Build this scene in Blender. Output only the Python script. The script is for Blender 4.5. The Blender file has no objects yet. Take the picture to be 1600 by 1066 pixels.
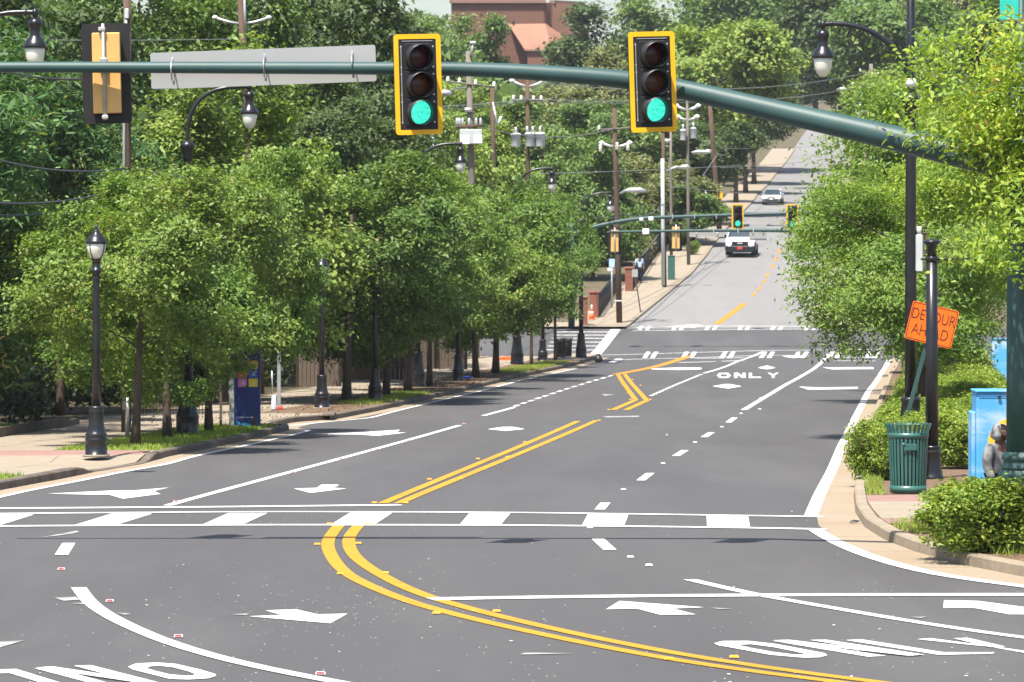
import bpy, math, random
import numpy as np
from mathutils import Vector, Matrix
C = bpy.context.scene.collection
scene = bpy.context.scene
R = math.radians
# ------------------------------------------------------------------ camera, sky, sun, exposure
FPX, CX, HR = 6500.0, 800.0, 330.0          # focal length in photo pixels, centre column, horizon row
cam = bpy.data.cameras.new('camera'); cam.sensor_width = 36; cam.lens = FPX / 1600 * 36
cam.shift_y = -(533 - HR) / 1600; cam.clip_start = 1; cam.clip_end = 6000
cam_o = bpy.data.objects.new('camera', cam); C.objects.link(cam_o)
cam_o.rotation_euler = (R(90), 0, 0); scene.camera = cam_o
cam.dof.use_dof = True; cam.dof.focus_distance = 58; cam.dof.aperture_fstop = 9
SUN = Vector((.21, .42, -1)).normalized()
w = bpy.data.worlds.new('World'); scene.world = w; w.use_nodes = True
nt = w.node_tree
sky = nt.nodes.new('ShaderNodeTexSky'); sky.sky_type = 'NISHITA'; sky.sun_disc = False
sky.sun_elevation = math.asin(-SUN.z); sky.sun_rotation = math.atan2(-SUN.x, -SUN.y)
sky.air_density = 1.0; sky.dust_density = 2.0
nt.links.new(sky.outputs[0], nt.nodes['Background'].inputs[0])
nt.nodes['Background'].inputs[1].default_value = .1
sl = bpy.data.lights.new('sun', 'SUN'); sl.energy = 4.6; sl.angle = R(.55); sl.color = (1, .95, .87)
so = bpy.data.objects.new('sun', sl); C.objects.link(so)
so.rotation_euler = SUN.to_track_quat('-Z', 'Y').to_euler(); so.location = (-10, -20, 60)
scene.view_settings.view_transform = 'Standard'; scene.view_settings.look = 'None'
scene.view_settings.gamma = 1; scene.view_settings.exposure = 1.2
scene.view_settings.use_curve_mapping = False
# ------------------------------------------------------------------ ground profile (the street dips to the far crossing, then climbs)
_py = np.array([0, 20, 34, 46, 58.5, 63, 75.2, 87.4, 99.6, 111.8, 120, 158, 180, 194, 214, 232, 255, 270, 292, 340, 400, 450, 520, 600, 700, 900, 1400])
_pz = np.array([-2.6, -3.35, -3.85, -4.22, -4.42, -4.50, -4.79, -5.08, -5.36, -5.62, -5.78, -6.48, -6.76, -6.66, -6.02, -5.25, -3.95, -3.0, -1.86, -.6, .8, 2.6, 6.0, 10.6, 16, 24, 30])
_Y = np.arange(0, 1400, .25)
_z = np.interp(_Y, _py, _pz)
_k = np.exp(-.5 * (np.arange(-60, 61) * .25 / 4.0) ** 2); _k /= _k.sum()
_Z = np.convolve(np.pad(_z, 60, mode='edge'), _k, 'valid')
def prof(y): return np.interp(y, _Y, _Z)
def G(px, row, h=0.0):
    """world point where the sight line through photo pixel (px,row) meets the ground (raised by h)"""
    m = (_Y > 25) & (_Y < 760)
    rows = HR - FPX * (_Z[m] + h) / _Y[m]
    y = float(np.interp(-row, -rows, _Y[m]))
    return Vector(((px - CX) * y / FPX, y, float(prof(y)) + h))
def P(px, row, d): return Vector(((px - CX) * d / FPX, d, (HR - row) * d / FPX))
def pxm(d): return FPX / d
def curve_fn(pts, h=0.0):
    g = sorted([(G(a, b, h).y, G(a, b, h).x) for a, b in pts])
    ys, xs = zip(*g)
    def f(y):
        y = np.asarray(y, float)
        x = np.interp(y, ys, xs)
        lo = (xs[1] - xs[0]) / max(ys[1] - ys[0], .01); hi = (xs[-1] - xs[-3]) / (ys[-1] - ys[-3])
        x = np.where(y < ys[0], xs[0] + (y - ys[0]) * lo, x)
        return np.where(y > ys[-1], xs[-1] + (y - ys[-1]) * hi, x)
    return f
WL = [(0, 777), (49, 766), (138, 749), (195, 737), (260, 726), (300, 714), (400, 693), (470, 676), (540, 658), (615, 643), (705, 622), (740, 614), (815, 594), (880, 580), (902, 575), (925, 569)]
x_white_left = curve_fn(WL)
def smooth(t): t = np.clip(t, 0, 1); return t * t * (3 - 2 * t)
def XK(y):      # left kerb face
    y = np.asarray(y, float)
    bay = smooth((y - 103) / 2.5) * (1 - smooth((y - 109) / 4))
    return x_white_left(y) - .5 - .75 * bay
XR = curve_fn([(1404, 560), (1388, 590), (1374, 625), (1360, 660), (1347, 700), (1339, 740), (1335, 775), (1338, 802), (1352, 824), (1385, 845), (1430, 862), (1500, 882), (1600, 902), (1750, 925)])
XFL = curve_fn([(984, 510), (1000, 496), (1022, 478), (1057, 449), (1082, 428), (1105, 400), (1125, 371), (1184, 305), (1212, 274), (1244, 232)])
def XFR(y): return XFL(y) + np.interp(y, [205, 216, 235, 260, 300], [10.5, 9.2, 9.0, 7.6, 7.6])
def xc(y): return 2 + .082 * (np.asarray(y, float) - 100)
def terrain(x, y):
    x = np.asarray(x, float); y = np.asarray(y, float)
    d = np.abs(x - xc(y)) - 15
    far = smooth((y - 215) / 140)
    rise = .24 * np.clip(d, 0, 45) * far + .10 * np.clip(d - 5, 0, 40) * (1 - far)
    return prof(y) - .22 + rise
# ------------------------------------------------------------------ mesh helpers
class MB:
    def __init__(s): s.v = []; s.f = []; s.n = 0; s.M = None; s.sm = []
    def add(s, v, f, smooth=False):
        v = np.asarray(v, float).reshape(-1, 3)
        if s.M is not None:
            m = np.array(s.M); v = v @ m[:3, :3].T + m[:3, 3]
        s.v.append(v); s.f += [tuple(i + s.n for i in q) for q in f]; s.sm += [smooth] * len(f); s.n += len(v)
        return s
    def box(s, c, size, bevel=0):
        x, y, z = [k / 2 for k in size]; cx, cy, cz = c
        if bevel:
            b = min(bevel, x * .9, y * .9, z * .9)
            vs = []; fs = []
            lev = [(-z, b), (-z + b, 0), (z - b, 0), (z, b)]
            for zz, ins in lev:
                X, Y = x - ins, y - ins
                e = b if ins == 0 else b * .4
                vs += [(cx + p, cy + q, cz + zz) for p, q in ((-X, -Y + e), (-X + e, -Y), (X - e, -Y), (X, -Y + e), (X, Y - e), (X - e, Y), (-X + e, Y), (-X, Y - e))]
            for l in range(3):
                for i in range(8):
                    a = l * 8 + i; bq = l * 8 + (i + 1) % 8
                    fs.append((a, bq, bq + 8, a + 8))
            fs.append(tuple(range(7, -1, -1))); fs.append(tuple(range(24, 32)))
            return s.add(vs, fs)
        v = [(cx + i * x, cy + j * y, cz + k * z) for k in (-1, 1) for j in (-1, 1) for i in (-1, 1)]
        return s.add(v, [(0, 2, 3, 1), (4, 5, 7, 6), (0, 1, 5, 4), (2, 6, 7, 3), (0, 4, 6, 2), (1, 3, 7, 5)])
    def tube(s, pts, rad, n=8, cap=True):
        pts = [Vector(p) for p in pts]
        if not hasattr(rad, '__len__'): rad = [rad] * len(pts)
        vs = []; ref = None
        for i, p in enumerate(pts):
            t = (pts[min(i + 1, len(pts) - 1)] - pts[max(i - 1, 0)]).normalized()
            if ref is None:
                ref = Vector((0, 1, 0)) if abs(t.y) < .9 else Vector((1, 0, 0))
            u = (ref - t * ref.dot(t)).normalized(); q = t.cross(u); ref = u
            for k in range(n):
                a = 2 * math.pi * k / n
                vs.append(p + (u * math.cos(a) + q * math.sin(a)) * rad[i])
        fs = []
        for i in range(len(pts) - 1):
            for k in range(n):
                a = i * n + k; b = i * n + (k + 1) % n
                fs.append((a, b, b + n, a + n))
        s.add([tuple(v) for v in vs], fs, True)
        if cap:
            s.f += [tuple(s.n - len(vs) + k for k in range(n - 1, -1, -1)), tuple(s.n - n + k for k in range(n))]; s.sm += [False, False]
        return s
    def lathe(s, prof_, n=20, c=(0, 0, 0), axis='z', flute=0):
        vs = []
        for r, z in prof_:
            for k in range(n):
                a = 2 * math.pi * k / n
                rr = r * (1 - (flute if k % 2 else 0))
                x, y = rr * math.cos(a), rr * math.sin(a)
                p = (x, y, z) if axis == 'z' else ((x, -z, y) if axis == 'y' else (z, x, y))
                vs.append((p[0] + c[0], p[1] + c[1], p[2] + c[2]))
        fs = []
        for i in range(len(prof_) - 1):
            for k in range(n):
                a = i * n + k; b = i * n + (k + 1) % n
                fs.append((a, b, b + n, a + n))
        s.add(vs, fs, True)
        m = len(prof_)
        if prof_[0][0] > 1e-4: s.f.append(tuple(s.n - m * n + k for k in range(n - 1, -1, -1))); s.sm.append(False)
        if prof_[-1][0] > 1e-4: s.f.append(tuple(s.n - n + k for k in range(n))); s.sm.append(False)
        return s
    def prism(s, pts, y0, y1):     # polygon in x,z pushed along y
        n = len(pts)
        v = [(x, y0, z) for x, z in pts] + [(x, y1, z) for x, z in pts]
        f = [tuple(range(n)), tuple(range(2 * n - 1, n - 1, -1))] + [(i, i + n, (i + 1) % n + n, (i + 1) % n) for i in range(n)]
        return s.add(v, f)
    def side_prism(s, pts):        # (y, z, halfwidth) outline lofted across x
        n = len(pts)
        v = [(-h, y, z) for y, z, h in pts] + [(h, y, z) for y, z, h in pts]
        f = [tuple(range(n)), tuple(range(2 * n - 1, n - 1, -1))] + [(i, i + n, (i + 1) % n + n, (i + 1) % n) for i in range(n)]
        return s.add(v, f)
    def mesh(s, name, mat):
        v = np.concatenate(s.v) if s.v else np.zeros((0, 3))
        me = bpy.data.meshes.new(name); me.from_pydata(v.tolist(), [], s.f)
        me.polygons.foreach_set('use_smooth', s.sm)
        if mat: me.materials.append(mat)
        return me
    def build(s, name, mat, parent=None, loc=None):
        return obj(name, s.mesh(name, mat), parent, loc)
def obj(name, me, parent=None, loc=None):
    o = bpy.data.objects.new(name, me); C.objects.link(o)
    if parent: o.parent = parent
    if loc is not None: o.location = loc
    return o
def tag(o, label=None, cat=None, group=None, kind=None):
    if label: o['label'] = label
    if cat: o['category'] = cat
    if group: o['group'] = group
    if kind: o['kind'] = kind
    return o
def thing(name, label, cat, loc=(0, 0, 0), rz=0, group=None):
    o = bpy.data.objects.new(name, None); C.objects.link(o); o.empty_display_size = .2
    o.location = loc; o.rotation_euler = (0, 0, rz)
    return tag(o, label, cat, group)
def dup(root, loc, rz=None, label=None, scale=None, group=None):
    r = root.copy(); C.objects.link(r); r.location = loc
    if rz is not None: r.rotation_euler = (0, 0, rz)
    if label: r['label'] = label
    if group: r['group'] = group
    if scale: r.scale = (scale,) * 3
    for ch in list(root.children):
        c = ch.copy(); C.objects.link(c); c.parent = r
        for g in list(ch.children):
            d = g.copy(); C.objects.link(d); d.parent = c
    return r
def fast_mesh(name, verts, counts, mat):
    """polygons given as consecutive runs of vertices"""
    me = bpy.data.meshes.new(name); nv = len(verts)
    me.vertices.add(nv); me.vertices.foreach_set('co', verts.astype(np.float32).ravel())
    me.loops.add(nv); me.loops.foreach_set('vertex_index', np.arange(nv, dtype=np.int32))
    k = len(counts); me.polygons.add(k)
    st = np.concatenate([[0], np.cumsum(counts)[:-1]]).astype(np.int32)
    me.polygons.foreach_set('loop_start', st)
    me.update(calc_edges=True); me.validate()
    if mat: me.materials.append(mat)
    return me
# ------------------------------------------------------------------ materials
def mat(name, col, rough=.7, metal=0.0, var=.12, scale=3.0, bump=0.0, bscale=60, spec=.4, emit=None, stretch=None, col2=None, detail=6, coat=0):
    m = bpy.data.materials.new(name); m.use_nodes = True; t = m.node_tree; b = t.nodes['Principled BSDF']
    b.inputs['Roughness'].default_value = rough; b.inputs['Metallic'].default_value = metal
    b.inputs['Specular IOR Level'].default_value = spec; b.inputs['Coat Weight'].default_value = coat
    co = t.nodes.new('ShaderNodeTexCoord'); mp = t.nodes.new('ShaderNodeMapping')
    t.links.new(co.outputs['Object'], mp.inputs[0])
    if stretch: mp.inputs['Scale'].default_value = stretch
    n = t.nodes.new('ShaderNodeTexNoise'); n.inputs['Scale'].default_value = scale; n.inputs['Detail'].default_value = detail
    t.links.new(mp.outputs[0], n.inputs['Vector'])
    r = t.nodes.new('ShaderNodeValToRGB'); r.color_ramp.elements[0].position = .3; r.color_ramp.elements[1].position = .72
    c2 = col2 or tuple(min(1, k * (1 + var)) for k in col)
    r.color_ramp.elements[0].color = (*[k * (1 - var) for k in col], 1); r.color_ramp.elements[1].color = (*c2, 1)
    t.links.new(n.outputs['Fac'], r.inputs[0]); t.links.new(r.outputs[0], b.inputs['Base Color'])
    if bump:
        n2 = t.nodes.new('ShaderNodeTexNoise'); n2.inputs['Scale'].default_value = bscale; n2.inputs['Detail'].default_value = 4
        t.links.new(co.outputs['Object'], n2.inputs['Vector'])
        bp = t.nodes.new('ShaderNodeBump'); bp.inputs['Strength'].default_value = bump; bp.inputs['Distance'].default_value = .02
        t.links.new(n2.outputs['Fac'], bp.inputs['Height']); t.links.new(bp.outputs[0], b.inputs['Normal'])
    if emit:
        b.inputs['Emission Color'].default_value = (*emit[0], 1); b.inputs['Emission Strength'].default_value = emit[1]
    return m
def led_lens():
    m = mat('lens_green_lit', (.01, .35, .22), .25, var=.05); t = m.node_tree; b = t.nodes['Principled BSDF']
    co = t.nodes.new('ShaderNodeTexCoord'); v = t.nodes.new('ShaderNodeTexVoronoi'); v.inputs['Scale'].default_value = 42
    n = t.nodes.new('ShaderNodeTexNoise'); n.inputs['Scale'].default_value = 9; mp = t.nodes.new('ShaderNodeMapping'); mp.inputs['Scale'].default_value = (1, 1, 3)
    t.links.new(co.outputs['Object'], v.inputs['Vector']); t.links.new(co.outputs['Object'], mp.inputs[0]); t.links.new(mp.outputs[0], n.inputs['Vector'])
    a = t.nodes.new('ShaderNodeMath'); a.operation = 'MULTIPLY_ADD'; a.inputs[1].default_value = .9; t.links.new(n.outputs['Fac'], a.inputs[0]); t.links.new(v.outputs['Distance'], a.inputs[2])
    r = t.nodes.new('ShaderNodeValToRGB'); r.color_ramp.elements[0].position = .45; r.color_ramp.elements[0].color = (0, .33, .235, 1); r.color_ramp.elements[1].position = 1; r.color_ramp.elements[1].color = (.05, .60, .45, 1)
    t.links.new(a.outputs[0], r.inputs[0]); t.links.new(r.outputs[0], b.inputs['Emission Color']); b.inputs['Emission Strength'].default_value = .7
    return m
def layered(name, base, layers, rough=.85, bump=.3, bscale=80, spec=.3):
    """ground surface: base colour plus noise layers (scale, stretch, lo, hi, colour, amount)"""
    m = bpy.data.materials.new(name); m.use_nodes = True; t = m.node_tree; b = t.nodes['Principled BSDF']
    b.inputs['Roughness'].default_value = rough; b.inputs['Specular IOR Level'].default_value = spec
    co = t.nodes.new('ShaderNodeTexCoord'); cur = None
    rgb = t.nodes.new('ShaderNodeRGB'); rgb.outputs[0].default_value = (*base, 1); cur = rgb.outputs[0]
    for sc, st, lo, hi, col, amt in layers:
        mp = t.nodes.new('ShaderNodeMapping'); mp.inputs['Scale'].default_value = st
        mp.inputs['Location'].default_value = (sc * 1.7, sc * .3, 0)
        t.links.new(co.outputs['Object'], mp.inputs[0])
        n = t.nodes.new('ShaderNodeTexNoise'); n.inputs['Scale'].default_value = sc; n.inputs['Detail'].default_value = 5; n.inputs['Roughness'].default_value = .6
        t.links.new(mp.outputs[0], n.inputs['Vector'])
        mr = t.nodes.new('ShaderNodeMapRange'); mr.inputs[1].default_value = lo; mr.inputs[2].default_value = hi; mr.inputs[4].default_value = amt
        t.links.new(n.outputs['Fac'], mr.inputs[0])
        mx = t.nodes.new('ShaderNodeMix'); mx.data_type = 'RGBA'
        t.links.new(mr.outputs[0], mx.inputs[0]); t.links.new(cur, mx.inputs[6]); mx.inputs[7].default_value = (*col, 1)
        cur = mx.outputs[2]
    t.links.new(cur, b.inputs['Base Color'])
    if bump:
        n2 = t.nodes.new('ShaderNodeTexNoise'); n2.inputs['Scale'].default_value = bscale; n2.inputs['Detail'].default_value = 3
        t.links.new(co.outputs['Object'], n2.inputs['Vector'])
        bp = t.nodes.new('ShaderNodeBump'); bp.inputs['Strength'].default_value = bump; bp.inputs['Distance'].default_value = .02
        t.links.new(n2.outputs['Fac'], bp.inputs['Height']); t.links.new(bp.outputs[0], b.inputs['Normal'])
    return m
def leafmat(name, cols, trans=.30, rough=.52, k=1.62, rb=(1.16, 1, 1.3)):
    cols = [(p, tuple(min(.55, q * k * h) for q, h in zip(c, rb))) for p, c in cols]
    m = bpy.data.materials.new(name); m.use_nodes = True; t = m.node_tree; b = t.nodes['Principled BSDF']
    g = t.nodes.new('ShaderNodeNewGeometry'); r = t.nodes.new('ShaderNodeValToRGB')
    el = r.color_ramp.elements
    while len(el) < len(cols): el.new(.5)
    for i, (p, c) in enumerate(cols): el[i].position = p; el[i].color = (*c, 1)
    co = t.nodes.new('ShaderNodeTexCoord'); n = t.nodes.new('ShaderNodeTexNoise'); n.inputs['Scale'].default_value = .9; n.inputs['Detail'].default_value = 3
    t.links.new(co.outputs['Object'], n.inputs['Vector'])
    ad = t.nodes.new('ShaderNodeMath'); ad.operation = 'MULTIPLY_ADD'; ad.inputs[1].default_value = .9; 
    mm = t.nodes.new('ShaderNodeMath'); mm.operation = 'MULTIPLY_ADD'; mm.inputs[1].default_value = .62; mm.inputs[2].default_value = -.24
    t.links.new(g.outputs['Random Per Island'], mm.inputs[0])
    t.links.new(n.outputs['Fac'], ad.inputs[0]); t.links.new(mm.outputs[0], ad.inputs[2]); t.links.new(ad.outputs[0], r.inputs[0])
    b.inputs['Roughness'].default_value = rough; b.inputs['Specular IOR Level'].default_value = .28
    t.links.new(r.outputs[0], b.inputs['Base Color'])
    tr = t.nodes.new('ShaderNodeBsdfTranslucent')
    br = t.nodes.new('ShaderNodeMix'); br.data_type = 'RGBA'; br.blend_type = 'MULTIPLY'; br.inputs[0].default_value = 1; br.inputs[7].default_value = (1.35, 1.4, .5, 1)
    t.links.new(r.outputs[0], br.inputs[6]); t.links.new(br.outputs[2], tr.inputs[0])
    ms = t.nodes.new('ShaderNodeMixShader'); ms.inputs[0].default_value = trans
    t.links.new(b.outputs[0], ms.inputs[1]); t.links.new(tr.outputs[0], ms.inputs[2])
    t.links.new(ms.outputs[0], t.nodes['Material Output'].inputs[0])
    return m
M = {}
M['asphalt'] = layered('asphalt', (.064, .061, .0605), [
    (.42, (1, .10, 1), .42, .62, (.086, .083, .081), .9), (.35, (1, .10, 1), .50, .66, (.052, .049, .049), .75), (.05, (1, .6, 1), .5, .6, (.070, .067, .066), .7), (.9, (1, .25, 1), .5, .75, (.053, .050, .050), .6),
    (6, (1, 1, 1), .35, .7, (.071, .067, .066), .5), (55, (1, 1, 1), .35, .75, (.09, .087, .086), .5), (140, (1, 1, 1), .68, .76, (.22, .21, .20), .8)], .8, .35, 120)
M['asphalt_old'] = layered('asphalt_old', (.172, .166, .160), [
    (.12, (1, .2, 1), .4, .65, (.20, .194, .187), .8), (.9, (1, .15, 1), .52, .75, (.135, .13, .125), .5), (14, (1, 1, 1), .4, .7, (.19, .185, .18), .5)], .9, .2, 60)
M['concrete'] = layered('concrete', (.255, .212, .158), [
    (.5, (1, 1, 1), .45, .7, (.245, .20, .145), .8), (3, (1, 1, 1), .5, .75, (.34, .285, .215), .5), (25, (1, 1, 1), .5, .75, (.26, .215, .16), .4)], .9, .25, 90)
M['gutter'] = layered('gutter', (.265, .212, .150), [
    (.7, (1, .4, 1), .45, .7, (.25, .185, .12), .8), (4, (1, 1, 1), .55, .75, (.34, .28, .20), .5), (40, (1, 1, 1), .5, .8, (.26, .205, .145), .5)], .9, .25, 90)
M['kerb'] = layered('kerb_concrete', (.27, .22, .155), [
    (1.1, (1, 1, 1), .42, .66, (.20, .165, .118), .9), (6, (1, 1, 1), .5, .7, (.31, .26, .19), .6), (30, (1, 1, 1), .55, .75, (.12, .10, .075), .5)], .95, .4, 50)
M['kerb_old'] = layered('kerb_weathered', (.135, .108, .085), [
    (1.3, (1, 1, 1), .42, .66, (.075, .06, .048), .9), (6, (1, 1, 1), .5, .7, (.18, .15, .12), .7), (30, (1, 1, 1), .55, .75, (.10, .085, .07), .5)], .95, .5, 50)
M['earth'] = layered('earth', (.10, .075, .05), [(.6, (1, 1, 1), .4, .7, (.05, .07, .02), .8), (8, (1, 1, 1), .5, .7, (.17, .12, .075), .6)], 1, .6, 20)
M['mulch'] = layered('mulch', (.11, .07, .042), [(2, (1, 1, 1), .4, .7, (.16, .105, .065), .8), (22, (1, 1, 1), .5, .65, (.24, .17, .115), .6), (9, (1, 1, 1), .55, .7, (.06, .035, .02), .8)], 1, .9, 30)
M['lawn'] = layered('lawn_soil', (.09, .14, .025), [(1.2, (1, 1, 1), .4, .7, (.13, .18, .035), .8), (7, (1, 1, 1), .52, .72, (.16, .12, .06), .6)], 1, .6, 40)
M['paver'] = layered('red_paver', (.25, .145, .125), [(2, (1, 1, 1), .4, .7, (.28, .18, .155), .8), (20, (1, 1, 1), .45, .7, (.155, .075, .062), .5)], .9, .3, 60)
M['white_paint'] = layered('white_road_paint', (.62, .61, .585), [(3, (1, 1, 1), .56, .76, (.42, .41, .395), .8), (.8, (1, .3, 1), .5, .7, (.44, .43, .415), .7), (60, (1, 1, 1), .66, .74, (.35, .34, .33), .7)], .7, .1, 60)
M['worn_paint'] = layered('worn_road_paint', (.30, .29, .285), [(4, (1, 1, 1), .4, .7, (.12, .115, .115), .9), (40, (1, 1, 1), .5, .7, (.4, .39, .38), .6)], .8, .1, 60)
M['yellow_paint'] = layered('yellow_road_paint', (.42, .215, .012), [(3, (1, 1, 1), .56, .76, (.30, .145, .012), .8), (.8, (1, .3, 1), .5, .7, (.33, .165, .018), .6), (60, (1, 1, 1), .66, .74, (.3, .2, .05), .6)], .7, .1, 60)
M['orange_paint'] = layered('orange_road_paint', (.44, .185, .022), [(3, (1, 1, 1), .56, .76, (.36, .14, .02), .6)], .7, .1, 60)
M['amber'] = mat('amber_reflector', (.75, .30, .02), .35, var=.1); M['red'] = mat('red_reflector', (.5, .03, .04), .35, var=.1)
M['white'] = mat('white_plastic', (.72, .72, .70), .45, var=.06)
M['mast_green'] = mat('mast_green_paint', (.026, .066, .062), .52, var=.12, scale=2.5, spec=.45)
M['black'] = mat('black_lamp_paint', (.010, .010, .012), .3, var=.3, scale=5, spec=.5)
M['black_matte'] = mat('black_plastic', (.012, .012, .013), .55, var=.25, scale=8)
M['sig_yellow'] = mat('signal_yellow_tape', (.78, .42, .008), .5, var=.05)
M['sig_tan'] = mat('signal_housing_ochre', (.62, .36, .11), .5, var=.06)
M['visor'] = mat('visor_black', (.018, .02, .023), .38, var=.1, spec=.6)
M['alu'] = mat('aluminium', (.50, .50, .49), .42, .55, var=.06, scale=1.2)
M['alu_sign'] = mat('sign_back_aluminium', (.36, .36, .35), .5, .25, var=.05, scale=.8)
M['steel'] = mat('galvanised_steel', (.42, .43, .44), .45, .6, var=.15, scale=8)
M['lens_red'] = mat('lens_red_off', (.05, .003, .003), .25, var=.2, scale=20); M['lens_amber'] = mat('lens_amber_off', (.075, .018, .003), .25, var=.2, scale=20)
M['lens_green'] = led_lens()
M['frost'] = mat('frosted_glass', (.66, .64, .56), .35, var=.1, scale=7, spec=.5)
M['glass'] = mat('tinted_glass', (.03, .045, .055), .08, var=.1, spec=.8)
M['wood_pole'] = layered('utility_pole_wood', (.085, .052, .037), [(2, (6, 6, .6), .4, .7, (.12, .082, .060), .9), (18, (3, 3, .3), .5, .75, (.045, .028, .02), .6)], .95, .4, 40)
M['grey_pole'] = layered('grey_pole_wood', (.15, .132, .110), [(2, (6, 6, .6), .4, .7, (.19, .17, .145), .9)], .95, .3, 40)
M['bark'] = layered('bark', (.07, .05, .037), [(4, (2, 2, .5), .4, .7, (.12, .09, .065), .9), (20, (2, 2, .6), .5, .7, (.05, .035, .025), .7)], .95, .7, 40)
M['transformer'] = mat('transformer_paint', (.44, .46, .46), .5, var=.08)
M['wire'] = mat('wire_grey', (.22, .22, .215), .5, var=.1); M['cable'] = mat('black_cable', (.045, .047, .05), .45, var=.1)
M['orange'] = mat('sign_orange', (.82, .13, .008), .5, var=.04, spec=.3); M['sign_black'] = mat('sign_black', (.015, .012, .01), .5)
M['green_can'] = mat('can_green_paint', (.03, .105, .09), .4, var=.15, scale=5, spec=.5)
M['brick'] = mat('brick_red', (.21, .078, .05), .9, var=.2, scale=12); M['cap'] = mat('cap_brick', (.25, .10, .065), .9, var=.1)
M['salmon'] = mat('salmon_metal_roof', (.30, .15, .10), .6, var=.05, scale=.6); M['brown_wall'] = mat('brown_metal_cladding', (.165, .078, .053), .65, var=.06, scale=.6)
M['trim'] = mat('brown_trim', (.22, .12, .10), .6)
M['board'] = layered('weathered_board', (.10, .076, .058), [(1.5, (5, 5, .5), .4, .7, (.135, .105, .08), .9)], .9, .3, 40)
M['board_dark'] = mat('dark_board', (.028, .020, .015), .9, var=.3)  # fence board colours darkened to carry the shade under the trees
M['blue_panel'] = mat('navy_panel', (.018, .036, .19), .4, var=.1, scale=1)
M['hoodie'] = mat('grey_marl_jersey', (.24, .236, .23), .95, var=.1, scale=40, bump=.2, bscale=300); M['skin'] = mat('brown_skin', (.12, .052, .032), .5, var=.1, scale=10)
M['hair'] = mat('black_hair', (.012, .009, .008), .8, var=.3, scale=60, bump=.5, bscale=300); M['trousers'] = mat('navy_trousers', (.02, .022, .035), .9)
M['shirt'] = mat('pale_blue_shirt', (.34, .50, .62), .9); M['shoe'] = mat('dark_shoe', (.02, .018, .017), .6)
M['car_white'] = mat('white_car_paint', (.74, .75, .76), .25, var=.02, spec=.6, coat=.6); M['car_silver'] = mat('silver_car_paint', (.42, .43, .46), .28, .5, var=.03, coat=.6)
M['car_dark'] = mat('black_car_trim', (.012, .012, .014), .45); M['tyre'] = mat('tyre_rubber', (.015, .015, .015), .85)
M['headlight'] = mat('lit_headlight', (.9, .9, .9), .2, emit=((1, .98, .95), 1.5)); M['plate_red'] = mat('red_number_plate', (.5, .04, .04), .5)
M['cone'] = mat('cone_orange', (.80, .13, .02), .6); M['bin_dark'] = mat('bin_brown', (.03, .026, .022), .5)
M['teal'] = mat('teal_panel', (.02, .42, .33), .5, var=.1)
M['chip'] = mat('pale_paint_chip', (.66, .65, .62), .8, var=.2)
M['litter'] = mat('dry_leaf_litter', (.13, .08, .042), .9, var=.4, scale=9)
def mural_mat():
    m = layered('sky_mural', (.075, .32, .58), [(.8, (1, 1, 2.4), .52, .66, (.48, .56, .60), .75), (2.2, (1, 1, 2), .55, .7, (.075, .33, .58), .7)], .45, 0)
    return m
M['mural'] = mural_mat()
GY = (1.0, 1.0)
L_ = {}
L_['street'] = leafmat('leaf_street', [(0, (.026, .062, .012)), (.45, (.060, .120, .020)), (.85, (.105, .175, .028)), (1, (.16, .21, .045))])
L_['street_yellow'] = leafmat('leaf_street_yellow', [(0, (.034, .070, .011)), (.45, (.070, .128, .018)), (.85, (.115, .178, .028)), (1, (.20, .16, .05))])
L_['street_deep'] = leafmat('leaf_street_deep', [(0, (.020, .050, .012)), (.45, (.048, .098, .018)), (.85, (.088, .148, .026)), (1, (.15, .11, .04))])
L_['maple'] = leafmat('leaf_yellow_green', [(0, (.055, .125, .012)), (.45, (.125, .205, .016)), (.85, (.205, .27, .024)), (1, (.30, .24, .05))], .36, k=1.55, rb=(1.12, 1, 1.6))
L_['oak'] = leafmat('leaf_right_oak', [(0, (.036, .085, .016)), (.45, (.078, .145, .022)), (.85, (.125, .20, .032)), (1, (.22, .19, .06))], .38)
L_['mid'] = leafmat('leaf_mid', [(0, (.024, .058, .014)), (.5, (.058, .112, .022)), (.9, (.098, .155, .033)), (1, (.15, .18, .05))])
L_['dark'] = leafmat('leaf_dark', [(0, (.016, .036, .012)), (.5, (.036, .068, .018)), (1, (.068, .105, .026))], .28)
L_['bright'] = leafmat('leaf_bright', [(0, (.05, .10, .018)), (.5, (.095, .16, .024)), (1, (.16, .215, .04))])
L_['flower'] = leafmat('leaf_flowering', [(0, (.020, .058, .018)), (.55, (.045, .105, .026)), (.86, (.08, .15, .035)), (.93, (.36, .24, .06)), (1, (.42, .30, .09))])
L_['shade'] = leafmat('leaf_painted_shade', [(0, (.010, .024, .008)), (.5, (.022, .042, .012)), (1, (.040, .062, .018))], .2, k=.9)  # leaf colour darkened in place of the deep shade under the trees
L_['olive'] = leafmat('leaf_olive', [(0, (.035, .058, .018)), (.5, (.085, .115, .034)), (1, (.16, .165, .055))])
L_['hedge'] = leafmat('leaf_hedge', [(0, (.030, .075, .010)), (.5, (.085, .145, .014)), (1, (.17, .205, .024))], .25, .5, k=1.75)
L_['grass'] = leafmat('grass_blade', [(0, (.07, .13, .012)), (.5, (.12, .19, .02)), (1, (.20, .23, .04))], .3)
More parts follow.
